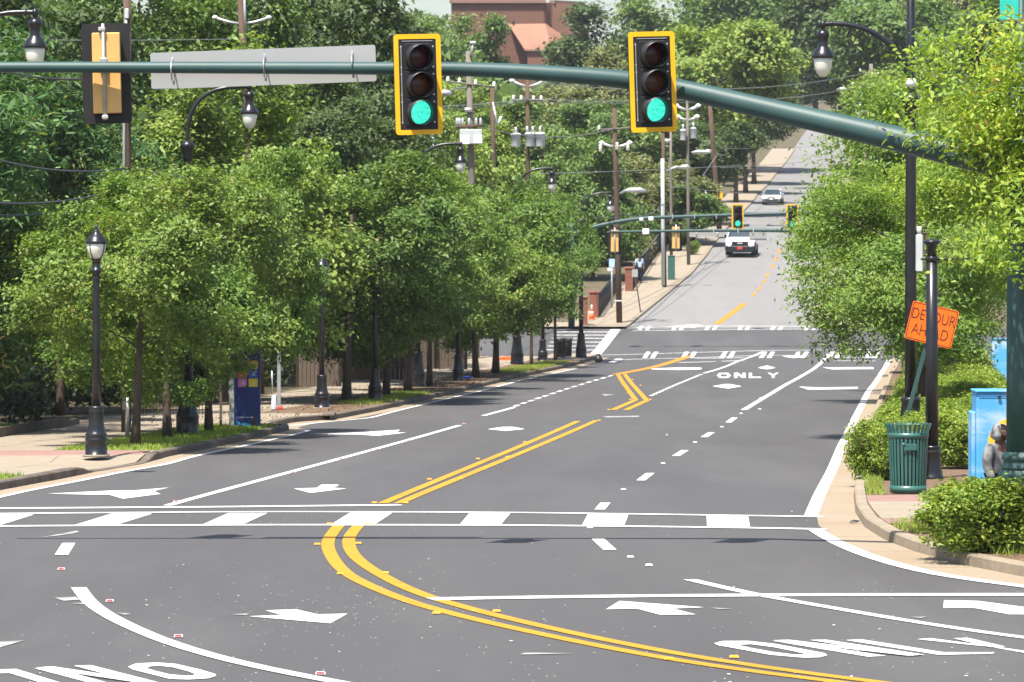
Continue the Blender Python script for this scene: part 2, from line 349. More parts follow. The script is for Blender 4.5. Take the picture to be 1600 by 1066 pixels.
# ------------------------------------------------------------------ the ground sheets
def strip(name, y0, y1, step, left, right, dz, material, cols=6, kind='structure', parent=None):
    ys = np.arange(y0, y1 + step * .5, step); ys[-1] = y1
    v = []; xl = np.broadcast_to(left(ys), ys.shape); xr = np.broadcast_to(right(ys), ys.shape)
    zz = prof(ys) + (dz(ys) if callable(dz) else dz)
    for k in range(cols + 1):
        x = xl + (xr - xl) * k / cols
        v.append(np.stack([x, ys, zz], 1))
    v = np.stack(v, 1).reshape(-1, 3); n = cols + 1
    f = [(i * n + k, i * n + k + 1, (i + 1) * n + k + 1, (i + 1) * n + k) for i in range(len(ys) - 1) for k in range(cols)]
    mb = MB(); mb.add(v, f, True); o = mb.build(name, material, parent)
    if kind and not parent: o['kind'] = kind
    return o
gx = np.concatenate([np.arange(-260, -60, 10), np.arange(-60, 110, 3), np.arange(110, 300, 10)]); gy = np.concatenate([np.arange(2, 260, 3), np.arange(260, 1300, 10)])
XX, YY = np.meshgrid(gx, gy); ZZ = terrain(XX, YY)
mb = MB(); nn = len(gx)
mb.add(np.stack([XX, YY, ZZ], 2).reshape(-1, 3), [(i * nn + k, i * nn + k + 1, (i + 1) * nn + k + 1, (i + 1) * nn + k) for i in range(len(gy) - 1) for k in range(nn - 1)], True)
mb.build('ground', M['earth'])['kind'] = 'structure'
road = strip('road', 4, 213.6, .5, lambda y: xc(y) - np.interp(y, [0, 66, 67, 188, 189, 214], [40, 40, 17, 17, 40, 40]), lambda y: xc(y) + np.interp(y, [0, 66, 67, 186, 187, 214], [45, 45, 15, 15, 40, 40]), 0.0, M['asphalt'], 10)
hill_road = strip('hill_road', 213.3, 640, 1.0, lambda y: XFL(y) - .3, lambda y: XFR(y) + .3, .005, M['asphalt_old'], 6)
# left side: bands measured outwards from the kerb face
def Lb(u): return lambda y: XK(y) - u
def ramp(y):    # kerb height drops at the wheelchair ramp
    y = np.asarray(y, float)
    return .15 - .13 * smooth((y - 75.5) / 1.6) * (1 - smooth((y - 81.6) / 1.6))
def kerb_run(name, xf, sgn, y0, y1, hfun, material, seg=3.0, wtop=.16, extra=None):
    root = None; y = y0; i = 0
    base = bpy.data.objects.new(name, None); C.objects.link(base); base['kind'] = 'structure'
    while y < y1 - .05:
        ye = min(y + seg, y1); ys = np.linspace(y + .006, ye - .006, 7); hs = np.broadcast_to(hfun(ys), ys.shape)
        v = []
        for Y, h in zip(ys, hs):
            X = float(xf(Y)); z = float(prof(Y)); h = float(h)
            # slope of the kerb line, to offset across it
            dx = float(xf(Y + .1) - xf(Y - .1)) / .2; L = math.hypot(dx, 1); nx, ny = sgn / L, -sgn * dx / L
            b = min(.025, h * .4)
            for u, zz in ((-.012, -.06), (0.0, h - b), (b, h), (wtop, h), (wtop, -.06)):
                v.append((X + nx * u, Y + ny * u, z + zz))
        n = 5; f = []
        for a in range(6):
            for k in range(4):
                q = (a * n + k, a * n + k + 1, (a + 1) * n + k + 1, (a + 1) * n + k)
                f.append(q if sgn > 0 else q[::-1])
        f.append((0, 1, 2, 3, 4) if sgn < 0 else (4, 3, 2, 1, 0)); f.append(tuple(range(30, 35))[::-1] if sgn < 0 else tuple(range(30, 35)))
        m_ = MB(); m_.add(v, f); m_.build('kerb_stone', material, base)
        y = ye
    return base
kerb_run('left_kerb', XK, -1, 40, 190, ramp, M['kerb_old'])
kerb_run('right_kerb', XR, 1, 46.6, 189, lambda y: .15 + 0 * y, M['kerb'])
kerb_run('far_left_kerb', XFL, -1, 214, 560, lambda y: .13 + 0 * y, M['kerb'], seg=12)
kerb_run('far_right_kerb', XFR, 1, 214, 560, lambda y: .13 + 0 * y, M['kerb'], seg=12)
# gutters: concrete pans between asphalt and kerb
def gutter(name, y0, y1, l_, r_, cols):
    base = bpy.data.objects.new(name, None); C.objects.link(base); base['kind'] = 'structure'; y = y0
    while y < y1 - .1:
        ye = min(y + 3, y1); strip('gutter_slab', y + .012, ye - .012, .4, l_, r_, .006, M['gutter'], cols, None, base); y = ye
gutter('left_gutter', 40, 190, lambda y: XK(y) + .01, lambda y: x_white_left(y) - .06 - .5 * (smooth((y - 103) / 2.5) * (1 - smooth((y - 109) / 4))), 2)
XRw = curve_fn([(1393, 562), (1382, 582), (1362, 612), (1344, 650), (1322, 697), (1308, 735), (1290, 772), (1276, 806), (1279, 822), (1312, 845), (1352, 863), (1400, 879), (1470, 897), (1540, 908), (1600, 915), (1750, 937)])
gutter('right_gutter', 46.9, 189, lambda y: XRw(y), lambda y: XR(y) - .012, 3)
def slab_field(name, y0, y1, u0, u1, side, xf, dz, material, cell=1.5, gap=.008):
    """pavement of separate concrete slabs over a dark bed"""
    base = bpy.data.objects.new(name, None); C.objects.link(base); base['kind'] = 'structure'
    s = -1 if side == 'left' else 1
    nu = max(1, round((u1 - u0) / cell)); du = (u1 - u0) / nu
    ny = max(1, round((y1 - y0) / cell)); dy = (y1 - y0) / ny
    rg = random.Random(hash(name) % 999 if False else len(name))
    bed = MB()
    for j in range(ny):
        ya, yb = y0 + j * dy, y0 + (j + 1) * dy
        q = [(float(xf(Y)) + s * u, Y, float(prof(Y)) + float(dz(Y) if callable(dz) else dz) - .02) for Y, u in ((ya, u0), (ya, u1), (yb, u1), (yb, u0))]
        bed.add(q, [(0, 1, 2, 3) if s > 0 else (3, 2, 1, 0)])
        for i in range(nu):
            ua, ub = u0 + i * du + gap, u0 + (i + 1) * du - gap
            e = rg.uniform(-.003, .003); top = []; bot = []
            for Y, u in ((ya + gap, ua), (ya + gap, ub), (yb - gap, ub), (yb - gap, ua)):
                z = float(prof(Y)) + float(dz(Y) if callable(dz) else dz) + e
                p = (float(xf(Y)) + s * u, Y)
                top.append((*p, z)); bot.append((*p, z - .05))
            m_ = MB(); m_.add(top + bot, [(0, 1, 2, 3) if s > 0 else (3, 2, 1, 0)] + [(k, k + 4, (k + 1) % 4 + 4, (k + 1) % 4) if s > 0 else ((k + 1) % 4, (k + 1) % 4 + 4, k + 4, k) for k in range(4)])
            m_.build('paving_slab', material, base)
    bed.build('bed', M['earth'], base)
    return base
slab_field('left_pavement', 56, 72, 1.9, 5.2, 'left', XK, .15, M['concrete'], 1.65)
slab_field('left_crossing_pavement', 72, 84.5, .17, 5.2, 'left', XK, lambda y: float(ramp(y)), M['concrete'], 1.65)
slab_field('left_footpath', 84.5, 188, 2.3, 5.2, 'left', XK, .15, M['concrete'], 1.5)
slab_field('left_bay_pavement', 102.5, 113, .17, 2.3, 'left', XK, .15, M['concrete'], 1.5)
strip('left_paver_band', 56, 72, .5, Lb(1.9), Lb(1.35), .155, M['paver'], 1)
strip('lamp_paver_pad', 82.2, 84.4, .4, Lb(3.4), Lb(.25), lambda y: ramp(y) + .007, M['paver'], 1)
strip('left_verge', 40, 72, .5, Lb(1.35), Lb(.16), .145, M['lawn'], 2)
strip('tree_verge', 84.5, 102.5, .5, Lb(2.3), Lb(.16), .145, M['lawn'], 2)
strip('far_tree_verge', 113, 184, .5, Lb(2.3), Lb(.16), .145, M['mulch'], 2)
strip('left_bank', 50, 103, .5, Lb(9), Lb(5.3), lambda y: .16 + .14 * (1 - smooth((y - 97) / 5)), M['lawn'], 3)
strip('left_planting_bed', 50, 103, 1, Lb(40), Lb(8.9), .15, M['earth'], 4)
strip('shaded_bed', 103, 190, 1, Lb(40), Lb(5.3), .14, M['earth'], 4)
strip('left_corner_pavement', 184, 191, .5, Lb(2.3), Lb(.1), .13, M['concrete'], 2)
# back edging of the pavement
eb = bpy.data.objects.new('pavement_edging', None); C.objects.link(eb); eb['kind'] = 'structure'
yy = 56.0
while yy < 104:
    ys = np.linspace(yy + .01, yy + 2.39, 4); v = []
    for Y in ys:
        X = float(XK(Y)) - 5.2; z = float(prof(Y)); t = .36 if yy < 100 else .28
        for u, zz in ((0, .1), (0, t), (-.16, t), (-.16, .1)): v.append((X + u, Y, z + zz))
    f = [(a * 4 + k, a * 4 + 4 + k, a * 4 + 5 + k, a * 4 + 1 + k) for a in range(3) for k in range(3)] + [(0, 1, 2, 3), (15, 14, 13, 12)]
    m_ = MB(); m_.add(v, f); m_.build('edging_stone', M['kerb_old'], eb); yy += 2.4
# right side
def Rb(u): return lambda y: XR(y) + u
strip('right_planting_bed', 46.8, 189, .5, Rb(.17), Rb(3.6), .14, M['mulch'], 3)
slab_field('right_pavement', 62, 189, 3.6, 7.2, 'right', XR, .15, M['concrete'], 1.8)
strip('right_back_bed', 62, 189, 1, Rb(7.2), Rb(40), .16, M['lawn'], 4)
strip('corner_planting_bed', 46.8, 62, .5, Rb(3.6), Rb(40), .135, M['mulch'], 6)
slab_field('corner_ramp', 57.6, 62.2, .17, 1.25, 'right', XR, .155, M['concrete'], 2.3)
strip('corner_paver_near', 56.4, 57.55, .3, Rb(.17), Rb(1.2), .152, M['paver'], 1)
strip('corner_paver_far', 62.25, 64.2, .3, Rb(.17), Rb(1.3), .152, M['paver'], 1)
# far side of the far crossing
slab_field('far_pavement', 214.5, 300, .17, 3.1, 'left', XFL, .13, M['concrete'], 1.7)
strip('far_pavement_beyond', 300, 560, 1, lambda y: XFL(y) - 3.1, lambda y: XFL(y) - .17, .13, M['concrete'], 1)
strip('far_yard', 214.5, 320, 1, lambda y: XFL(y) - 40, lambda y: XFL(y) - 3.1, .12, M['earth'], 3)
strip('far_right_pavement', 214.5, 560, 1, lambda y: XFR(y) + .17, lambda y: XFR(y) + 2.2, .13, M['concrete'], 1)
strip('far_corner_pavement', 213, 216.5, .5, lambda y: XFL(y) - 4.5, lambda y: XFL(y) - .05, .125, M['concrete'], 2)
# ------------------------------------------------------------------ road markings (parts of the road)
PZ = .007
_cnt = [0]
def ribbon(px, width, material, name, z=PZ, step=.6, parent=None, taper=None):
    _cnt[0] += 1; z = z + .0004 * (_cnt[0] % 7)      # no two crossing lines in one plane
    g = [G(a, b) for a, b in px]; pts = [g[0]]
    for a, b in zip(g[:-1], g[1:]):
        n = max(1, int((b - a).length / step))
        pts += [a.lerp(b, (k + 1) / n) for k in range(n)]
    if len(px) > 3:     # round the corners of the hand-placed line
        for _ in range(3):
            pts = [pts[0]] + [(pts[i - 1] + pts[i] * 2 + pts[i + 1]) / 4 for i in range(1, len(pts) - 1)] + [pts[-1]]
    v = []
    for i, p in enumerate(pts):
        t = pts[min(i + 1, len(pts) - 1)] - pts[max(i - 1, 0)]; t.z = 0; t.normalize()
        n = Vector((-t.y, t.x, 0)) * width / 2
        for s in (1, .33, -.33, -1):
            q = p + n * s; v.append((q.x, q.y, float(prof(q.y)) + z))
    f = [(i * 4 + k + 1, i * 4 + k, i * 4 + 4 + k, i * 4 + 5 + k)[::-1] for i in range(len(pts) - 1) for k in range(3)]
    m_ = MB(); m_.add(v, f); return m_.build(name, material, parent or road)
def patch(px, material, name, z=PZ, parent=None):
    """filled polygon on the ground, cut fine enough to follow it"""
    import bmesh
    g = [G(a, b) for a, b in px]; bm = bmesh.new()
    bm.faces.new([bm.verts.new((p.x, p.y, 0)) for p in g])
    bmesh.ops.triangulate(bm, faces=bm.faces[:])
    ys = [p.y for p in g]
    yc = math.ceil(min(ys) / .5) * .5
    while yc < max(ys):
        bmesh.ops.bisect_plane(bm, geom=bm.verts[:] + bm.edges[:] + bm.faces[:], plane_co=(0, yc, 0), plane_no=(0, 1, 0)); yc += .5
    for v in bm.verts: v.co.z = float(prof(v.co.y)) + z
    for f in bm.faces:
        if f.normal.z < 0: f.normal_flip()
    me = bpy.data.meshes.new(name); bm.to_mesh(me); bm.free(); me.materials.append(material)
    return obj(name, me, parent or road)
WP, YP, OP = M['white_paint'], M['yellow_paint'], M['orange_paint']
# near double yellow curve, then straight, then the jog
ribbon([(529, 822), (512, 843), (511, 855), (521, 876), (541, 898), (588, 921), (651, 945), (727, 965), (800, 982), (900, 1003), (1001, 1023), (1102, 1040.5), (1200, 1054), (1300, 1066), (1420, 1080)], .17, YP, 'yellow_line')
ribbon([(560, 822), (545, 838), (544.5, 856), (556, 873), (581, 891), (626, 916), (676.5, 936), (727, 950), (800, 968.5), (900, 991.5), (1001, 1012), (1102, 1030.5), (1200, 1045), (1288, 1057), (1363, 1066), (1480, 1080)], .17, YP, 'yellow_line')
ribbon([(598, 787), (903, 658.5)], .17, YP, 'yellow_line'); ribbon([(623, 787), (932, 657.5)], .17, YP, 'yellow_line')
ribbon([(957.5, 641), (993, 625.5)], .2, YP, 'yellow_line'); ribbon([(993.5, 625.8), (965, 584.5)], .17, YP, 'yellow_line')
ribbon([(978, 641), (1011, 626)], .2, YP, 'yellow_line'); ribbon([(1011, 626.4), (975.5, 584)], .17, YP, 'yellow_line')
ribbon([(962, 585.5), (1078, 556.5)], .42, OP, 'yellow_line', z=.011)
# white lines
for pts, wd in (([(-40, 795.2), (0, 795), (400, 792.3), (626, 789.5)], .38), ([(672, 937), (800, 934), (1200, 930.5), (1640, 930)], .42),
                ([(-80, 804), (0, 803.3), (400, 800.2), (800, 801.3), (981, 803.8), (1200, 807), (1286, 808.2)], .26), ([(-80, 823.5), (0, 822.8), (400, 820.8), (800, 821.3), (1000, 823.5), (1200, 825.7), (1290, 827.8)], .3),
                ([(262, 790.5), (718, 665)], .16), ([(755, 650), (803, 637)], .16), ([(1162, 641), (1230, 600), (1295, 553.5)], .18), ([(1100, 583.5), (1150, 566), (1192, 550)], .16),
                ([(1078, 906.5), (1170, 928), (1200, 933.5), (1300.5, 950.5), (1401, 968.5), (1501, 984), (1600, 998), (1700, 1010)], .16),
                ([(123, 919), (140, 943), (172, 965), (210, 983), (262, 1005), (330, 1026), (400, 1043), (521, 1067), (600, 1080)], .17),
                ([(1272, 827), (1300, 845), (1342, 864), (1392, 881), (1460, 898), (1530, 909), (1600, 917), (1700, 930)], .21),
                ([(1267, 806), (1281, 772), (1300, 735), (1315, 697), (1338, 650), (1357, 612), (1378, 582), (1389, 562)], .2),
                ([(-40, 786), (0, 777), (49, 766), (138, 749), (195, 737), (260, 726), (300, 714), (400, 693), (462, 678.5), (482, 673.5)], .13), ([(482, 673.5), (478, 671.5), (442, 670)], .14),
                ([(437, 667.5), (500, 660.5), (540, 657.2), (578, 653.5), (615, 643.5), (705, 622), (740, 614), (815, 594), (880, 580.5), (902, 575.5)], .12), ([(955, 567), (968, 561)], .3)):
    ribbon(pts, wd, WP, 'white_line')
for a, b, wd in (((937, 797), (946, 786.5), .16), ((1001, 751.5), (1016, 740), .16), ((1056, 713), (1070, 704), .16), ((1100, 683.5), (1112, 676), .16), ((1138, 660.5), (1148, 653), .16),
                 ((934.5, 843), (953, 860), .17), ((107.5, 849.5), (96, 868), .17)):
    ribbon([a, b], wd, WP, 'lane_dash')
for i in range(14):
    t0, t1 = i / 14, (i + .55) / 14
    L2 = lambda t: (804 + (962 - 804) * t, 635.5 + (585.5 - 635.5) * (t + .12 * t * (1 - t)))
    ribbon([L2(t0), L2(t1)], .15, WP, 'lane_dash')
for i in range(16):
    t0, t1 = i / 16, (i + .6) / 16
    L2 = lambda t: (1017 + (1098 - 1017) * t, 619 + (584.5 - 619) * (t + .08 * t * (1 - t)))
    ribbon([L2(t0), L2(t1)], .15, WP, 'lane_dash')
for q in ([(-60, 804), (53, 804.5), (0, 821), (-115, 822)], [(175, 803), (238, 803), (181, 820.8), (115, 821.2)], [(357, 802), (418, 802), (377, 820.8), (315, 820.8)], [(548, 801), (614, 801), (586, 819.5), (518, 819.5)],
          [(734, 801.5), (798, 801.8), (782, 820.5), (718, 820.5)], [(919, 803), (982, 804), (975, 822), (909, 822)], [(1104, 806), (1169, 806.5), (1172, 824.5), (1105, 824)]):
    patch(q, WP, 'crosswalk_bar', z=.004)
def zz(x0, y0, k, pts): return [(x0 + a / k, y0 + b / k) for a, b in pts]
arrows = [[(415, 955), (462, 953), (496, 961), (543, 960), (516, 975), (388, 964), (440, 962)], [(947, 953), (968, 940), (1100, 950), (1051, 952), (1087, 961), (1033, 962), (995, 952)],
          [(1475, 939), (1529, 940), (1604, 950), (1650, 957), (1604, 961), (1577, 961), (1522, 951), (1474, 951)], [(75, 772), (180, 767), (210, 767), (264, 762.5), (240, 768), (251, 772.5), (192, 780), (170, 773.5), (155, 774)],
          [(459, 764), (495, 763), (502, 758), (530, 758), (522, 763), (542, 764), (485, 771)], [(492, 679), (565, 676), (625, 672), (620, 676), (635, 676.5), (590, 681.5), (560, 679.5)],
          [(762, 671), (785, 667.5), (802, 667.5), (820, 670.8), (790, 674)], [(1113, 604), (1132, 600.5), (1140, 600.5), (1159, 604), (1138, 607.5)], [(1184, 575), (1198, 571.5), (1212, 575), (1198, 577.5)],
          [(1018, 576), (1066, 574.5), (1096, 575), (1096, 577.5), (1060, 578.5), (1018, 577.5)], [(1248, 604.5), (1285, 606), (1340, 605), (1340, 608), (1285, 609), (1262, 609)], [(1285, 574.5), (1365, 574), (1365, 577), (1300, 577.5)],
          [(1043, 511), (1085, 507), (1098, 509), (1085, 512)], [(1222, 557), (1240, 555.5), (1256, 557.5), (1240, 560)]]
for a in arrows: patch(a, WP, 'turn_arrow')
# lettering on the road
def ring(outer, inner, name='road_letter'):
    n = len(outer); m_ = MB(); go = [G(*p) for p in outer]; gi = [G(*p) for p in inner]; K = 4; v = []
    for a, b in zip(go, gi):
        for k in range(K + 1):
            p = a.lerp(b, k / K); v.append((p.x, p.y, float(prof(p.y)) + PZ))
    f = [(i * (K + 1) + k, i * (K + 1) + k + 1, ((i + 1) % n) * (K + 1) + k + 1, ((i + 1) % n) * (K + 1) + k) for i in range(n) for k in range(K)]
    m_.add(v, f); return m_.build(name, WP, road)
k = 3.077; z1 = lambda p: zz(1080, 960, k, p)
ring(z1([(110, 143), (150, 132), (270, 131), (400, 145), (560, 175), (640, 190), (655, 200), (620, 210), (540, 212), (380, 198), (230, 170), (130, 152)]),
     z1([(235, 152), (245, 149), (290, 147), (400, 162), (500, 182), (535, 190), (545, 195), (535, 198), (500, 198), (390, 184), (290, 166), (240, 155)]))
def letter(polys):
    import bmesh
    first = None
    for i, p in enumerate(polys):
        o = patch(p, WP, 'road_letter', z=PZ + .003 * i)
        if first is None: first = o
        else:           # join the strokes into one letter
            bm = bmesh.new(); bm.from_mesh(first.data); bm.from_mesh(o.data); bm.to_mesh(first.data); bm.free(); bpy.data.objects.remove(o)
letter([z1([(390, 131), (455, 128), (935, 203), (850, 207)]), z1([(570, 128), (650, 127), (1125, 200), (1040, 205)]), z1([(395, 131), (470, 129), (1115, 201), (1030, 204)])])
letter([z1([(740, 127), (820, 124), (1215, 186), (1460, 186), (1450, 193), (1190, 198)])])
letter([z1([(1085, 123), (1150, 118), (1470, 160), (1680, 190), (1640, 195), (1440, 160)]), z1([(1260, 120), (1330, 118), (1510, 160), (1440, 163)])])
z2 = lambda p: zz(0, 840, 4, p)
ring(z2([(800, 812), (850, 792), (980, 786), (1100, 795), (1250, 830), (1345, 858), (1350, 870), (1300, 885), (1180, 892), (1060, 888), (950, 860), (830, 830)]),
     z2([(920, 818), (940, 810), (990, 806), (1080, 815), (1180, 842), (1215, 856), (1220, 862), (1205, 867), (1160, 869), (1060, 860), (960, 836), (925, 824)]))
letter([z2([(215, 822), (320, 814), (700, 920), (590, 920)]), z2([(460, 808), (570, 805), (1000, 915), (890, 920)]), z2([(225, 822), (325, 814), (985, 913), (880, 918)])])
letter([z2([(-250, 838), (100, 826), (420, 925), (300, 925), (60, 852), (-240, 858)])])
letter([z2([(-420, 845), (-320, 840), (-60, 915), (-160, 920)])])
patch(z2([(-40, 655), (0, 655), (150, 648), (0, 692), (-40, 700)]), M['worn_paint'], 'worn_marking')
for px_, kind in (((1120, 1142), 'O'), ((1147, 1165), 'N'), ((1170, 1189), 'L'), ((1199, 1217), 'Y')):
    a, b = px_; t, u = 583, 591; m_ = (a + b) / 2
    if kind == 'O':
        ring([(a, 587), (a + 4, t), (b - 4, t), (b, 587), (b - 4, u), (a + 4, u)], [(a + 5.5, 587), (a + 7, t + 2), (b - 7, t + 2), (b - 5.5, 587), (b - 7, u - 2), (a + 7, u - 2)])
    elif kind == 'N': letter([[(a, t), (a + 5, t), (a + 5, u), (a, u)], [(b - 5, t), (b, t), (b, u), (b - 5, u)], [(a + 1, t), (a + 6, t), (b, u), (b - 6, u)]])
    elif kind == 'L': letter([[(a, t), (a + 5, t), (a + 5, u - 2), (b, u - 2), (b, u), (a, u)]])
    else: letter([[(a, t), (a + 5, t), (m_ + 2, u - 4), (m_ + 2, u), (m_ - 2, u), (m_ - 2, u - 4)], [(b - 5, t), (b, t), (m_ + 2, u - 4), (m_ - 1, u - 4)]])
# far crossing: two ladders of paired bars
q1 = lambda x, y: (930 + x / 3.404, 490 + y / 3.404)
for pts in ([(20, 222), (190, 218), (530, 208), (900, 197), (1500, 192), (1560, 192)], [(95, 250), (130, 245), (520, 236), (900, 222), (1550, 230)], [(210, 77), (620, 66), (900, 68), (1300, 70)], [(200, 92), (620, 88), (1000, 84), (1330, 84)]):
    ribbon([q1(*p) for p in pts], .2, WP, 'white_line')
for x in (250, 455, 660, 870, 1050, 1230, 1430):
    for d in (0, 42): patch([q1(x + 22 + d, 205), q1(x + 44 + d, 205), q1(x + 24 + d, 237), q1(x + d, 237)], WP, 'crosswalk_bar', z=.010)
for x in (225, 405, 580, 755, 930, 1110):
    for d in (0, 40): patch([q1(x + 14 + d, 68), q1(x + 32 + d, 68), q1(x + 20 + d, 88), q1(x + d, 88)], WP, 'crosswalk_bar', z=.010)
for pts in ([(530, 240), (790, 236)], [(1300, 237), (1530, 234)], [(440, 262), (640, 256)], [(670, 255), (790, 250)], [(1270, 252), (1390, 252)], [(1410, 254), (1490, 252)]):
    ribbon([q1(*p) for p in pts], .28, WP, 'white_line')
for i, r in enumerate((519, 524, 529, 535, 541, 547)): ribbon([(868 - i * 3, r), (953 - i * 5, r)], .36, WP, 'crosswalk_bar')
ribbon([(962, 515), (928, 556)], .5, WP, 'white_line')
hm = [((1120, 507), (1163, 475), .38)] + [((x - 2.5, r + 3.5), (x + 2.5, r - 3), .17) for x, r in ((1178, 460), (1186, 451), (1194, 440), (1199, 430), (1207, 416), (1213, 405), (1218, 393))]
for a, b, wd in hm: ribbon([a, b], wd, OP, 'yellow_line', z=.013, parent=hill_road)
# raised reflectors glued to the road
def reflector(key):
    b = MB(); b.add([(-.042, -.042, 0), (.042, -.042, 0), (.042, .042, 0), (-.042, .042, 0), (-.036, -.018, .017), (.036, -.018, .017), (.036, .018, .017), (-.036, .018, .017)],
        [(4, 5, 6, 7), (0, 1, 5, 4), (1, 2, 6, 5), (2, 3, 7, 6), (3, 0, 4, 7)])
    me = b.mesh('road_reflector', M['amber'] if key == 'amber' else M['white'])
    f = MB(); f.add([(-.034, -.0415, .003), (.034, -.0415, .003), (.031, -.0205, .0175), (-.031, -.0205, .0175)], [(0, 1, 2, 3)])
    return me, f.mesh('lens', M[key])
rm = {key: reflector(key) for key in ('amber', 'red', 'white')}
for key, pts in (('amber', [(515, 820), (574, 820), (496, 852), (560, 850.5), (532, 898), (602, 897), (682, 960), (776, 957), (1045, 1032), (1147, 1029), (585, 787), (634, 787), (671, 750), (720, 749), (747, 718), (793, 715), (820, 692), (870, 673), (905, 671), (936, 658), (951, 641), (985, 625), (981, 614), (1001, 603), (988, 594), (1016, 625)]),
                 ('red', [(96, 891), (172, 941), (279, 996.5), (501, 1055), (458, 739), (532, 718), (590, 703), (640, 689), (725, 663), (275, 785)]),
                 ('white', [(974, 766), (1036, 725), (1086, 692), (1128, 668), (1158, 647), (922, 826), (985, 872), (1014, 885), (1188, 623), (1187, 640)])):
    for a, b in pts:
        p = G(a, b); o = obj('road_reflector', rm[key][0], road, (p.x, p.y, p.z + .012)); obj('lens', rm[key][1], o)
        if key == 'red': o['label'] = 'red and white raised road reflector'
# pale chips and scuffs scattered over the fresh asphalt
rng = np.random.default_rng(5)
V = []
for _ in range(900):
    r_ = rng.random()
    px_, row_ = rng.uniform(-30, 1630), 800 + 290 * rng.random() ** .8
    if r_ > .78: px_, row_ = rng.normal(560, 130), rng.normal(945, 25)
    elif r_ > .70: px_, row_ = rng.uniform(250, 800), rng.uniform(780, 830)
    elif r_ > .62: px_, row_ = rng.uniform(500, 1200), rng.uniform(640, 780)
    row_ = min(max(row_, 640), 1100)
    p = G(px_, row_); s = rng.uniform(.004, .012) * (2.0 if rng.random() > .95 else 1); a = rng.random() * 6.3
    for k in range(4):
        t = a + k * math.pi / 2 + rng.uniform(-.4, .4); rr = s * rng.uniform(.6, 1.2)
        V.append((p.x + rr * math.cos(t), p.y + rr * 1.6 * math.sin(t), float(prof(p.y)) + .014))
me = fast_mesh('paint_chips', np.array(V), np.full(len(V) // 4, 4), M['chip'])
tag(obj('paint_chips', me), 'pale paint chips and grit scattered over the dark asphalt', 'road grit', kind='stuff')
for q in ([(85, 935), (118, 933.5), (125, 938), (100, 940)], [(112, 944), (150, 941), (140, 946)], [(360, 961), (390, 959.5), (385, 962)], [(182, 958), (205, 960), (195, 962)], [(1110, 950.5), (1145, 952), (1125, 953)], [(900, 1022), (820, 1021), (812, 1024)],
          [(1420, 965), (1450, 964), (1440, 967)], [(62, 841), (120, 830), (124, 832), (112, 835)], [(940, 651), (1000, 650), (998, 652), (950, 653)], [(940, 616), (962, 617), (945, 619)], [(1040, 681), (1042, 677), (1044, 681)]):
    patch(q, M['worn_paint'], 'paint_scuff')
# ------------------------------------------------------------------ foliage
def unit(a): return a / np.maximum(np.linalg.norm(a, axis=1, keepdims=True), 1e-6)
QUAD = np.array([(-.5, 0), (.02, .5), (.5, 0), (.02, -.5)])
LOBED = np.array([(-.5, 0), (-.25, .10), (-.30, .42), (-.02, .16), (.16, .46), (.18, .12), (.5, 0), (.18, -.12), (.16, -.46), (-.02, -.16), (-.30, -.42), (-.25, -.10)])
FROND = np.array([(-.5, .0), (-.2, .30), (.2, .28), (.5, 0), (.2, -.28), (-.2, -.30)])
def leaves(rng, pos, outward, L, W, shape=QUAD, up=.55, out=.5, rnd=.75, var=.35, droop=.2):
    n = len(pos)
    nrm = unit(np.array([0, 0, up]) + out * outward + rnd * rng.normal(size=(n, 3)))
    t = unit(np.cross(nrm, rng.normal(size=(n, 3)))); b = np.cross(nrm, t)
    s = (1 + var * rng.normal(size=(n, 1)) * .6).clip(.5, 1.7)
    K = len(shape); V = np.zeros((n, K, 3))
    for k, (a, c) in enumerate(shape):
        V[:, k] = pos + t * (a * L) * s + b * (c * W) * s - np.array([0, 0, 1]) * (droop * L * abs(a + .5) ** 2) * s + nrm * (abs(c) * .25 * W) * s
    return V.reshape(-1, 3), np.full(n, K)
def crown_mesh(name, seed, rx, ry, rz, cz, clumps, per, L, W, nl=14, shape=QUAD, sig=.16, lobe=(.34, .52), reach=(.45, .85), flat=.6, material=None, up=.55, out=.5, rnd=.75, gaps=0, base=None):
    rng = np.random.default_rng(seed)
    ld = unit(rng.normal(size=(nl, 3)) * np.array([1, 1, .9])); lr = rng.uniform(*reach, size=(nl, 1)); lc = ld * lr
    lrad = rng.uniform(*lobe, size=nl)
    which = rng.integers(0, nl, clumps)
    d = unit(rng.normal(size=(clumps, 3)) + np.array([0, 0, .25]) + .5 * ld[which])
    rr = rng.random((clumps, 1)) ** .38
    c = lc[which] + d * lrad[which][:, None] * rr
    if base is not None: c = c[c[:, 2] > base]
    if gaps:      # holes between the limbs, where the dark inside shows
        hd = unit(rng.normal(size=(gaps, 3))) * rng.uniform(.55, 1.0, (gaps, 1)); hr = rng.uniform(.16, .3, gaps)
        keep = np.ones(len(c), bool)
        for h, r_ in zip(hd, hr): keep &= (np.linalg.norm((c - h) * np.array([1, 1, 1.5]), axis=1) > r_)
        c = c[keep]
    c3 = c * np.array([rx, ry, rz]); n = len(c3)
    cnt = rng.integers(int(per * .6), int(per * 1.4) + 1, n)
    idx = np.repeat(np.arange(n), cnt)
    pos = c3[idx] + rng.normal(size=(len(idx), 3)) * sig * np.array([1, 1, flat])
    outw = unit(pos / np.array([rx, ry, rz]))
    pos[:, 2] += cz
    v, k = leaves(rng, pos, outw, L, W, shape, up, out, rnd)
    return fast_mesh(name, v, k, material)
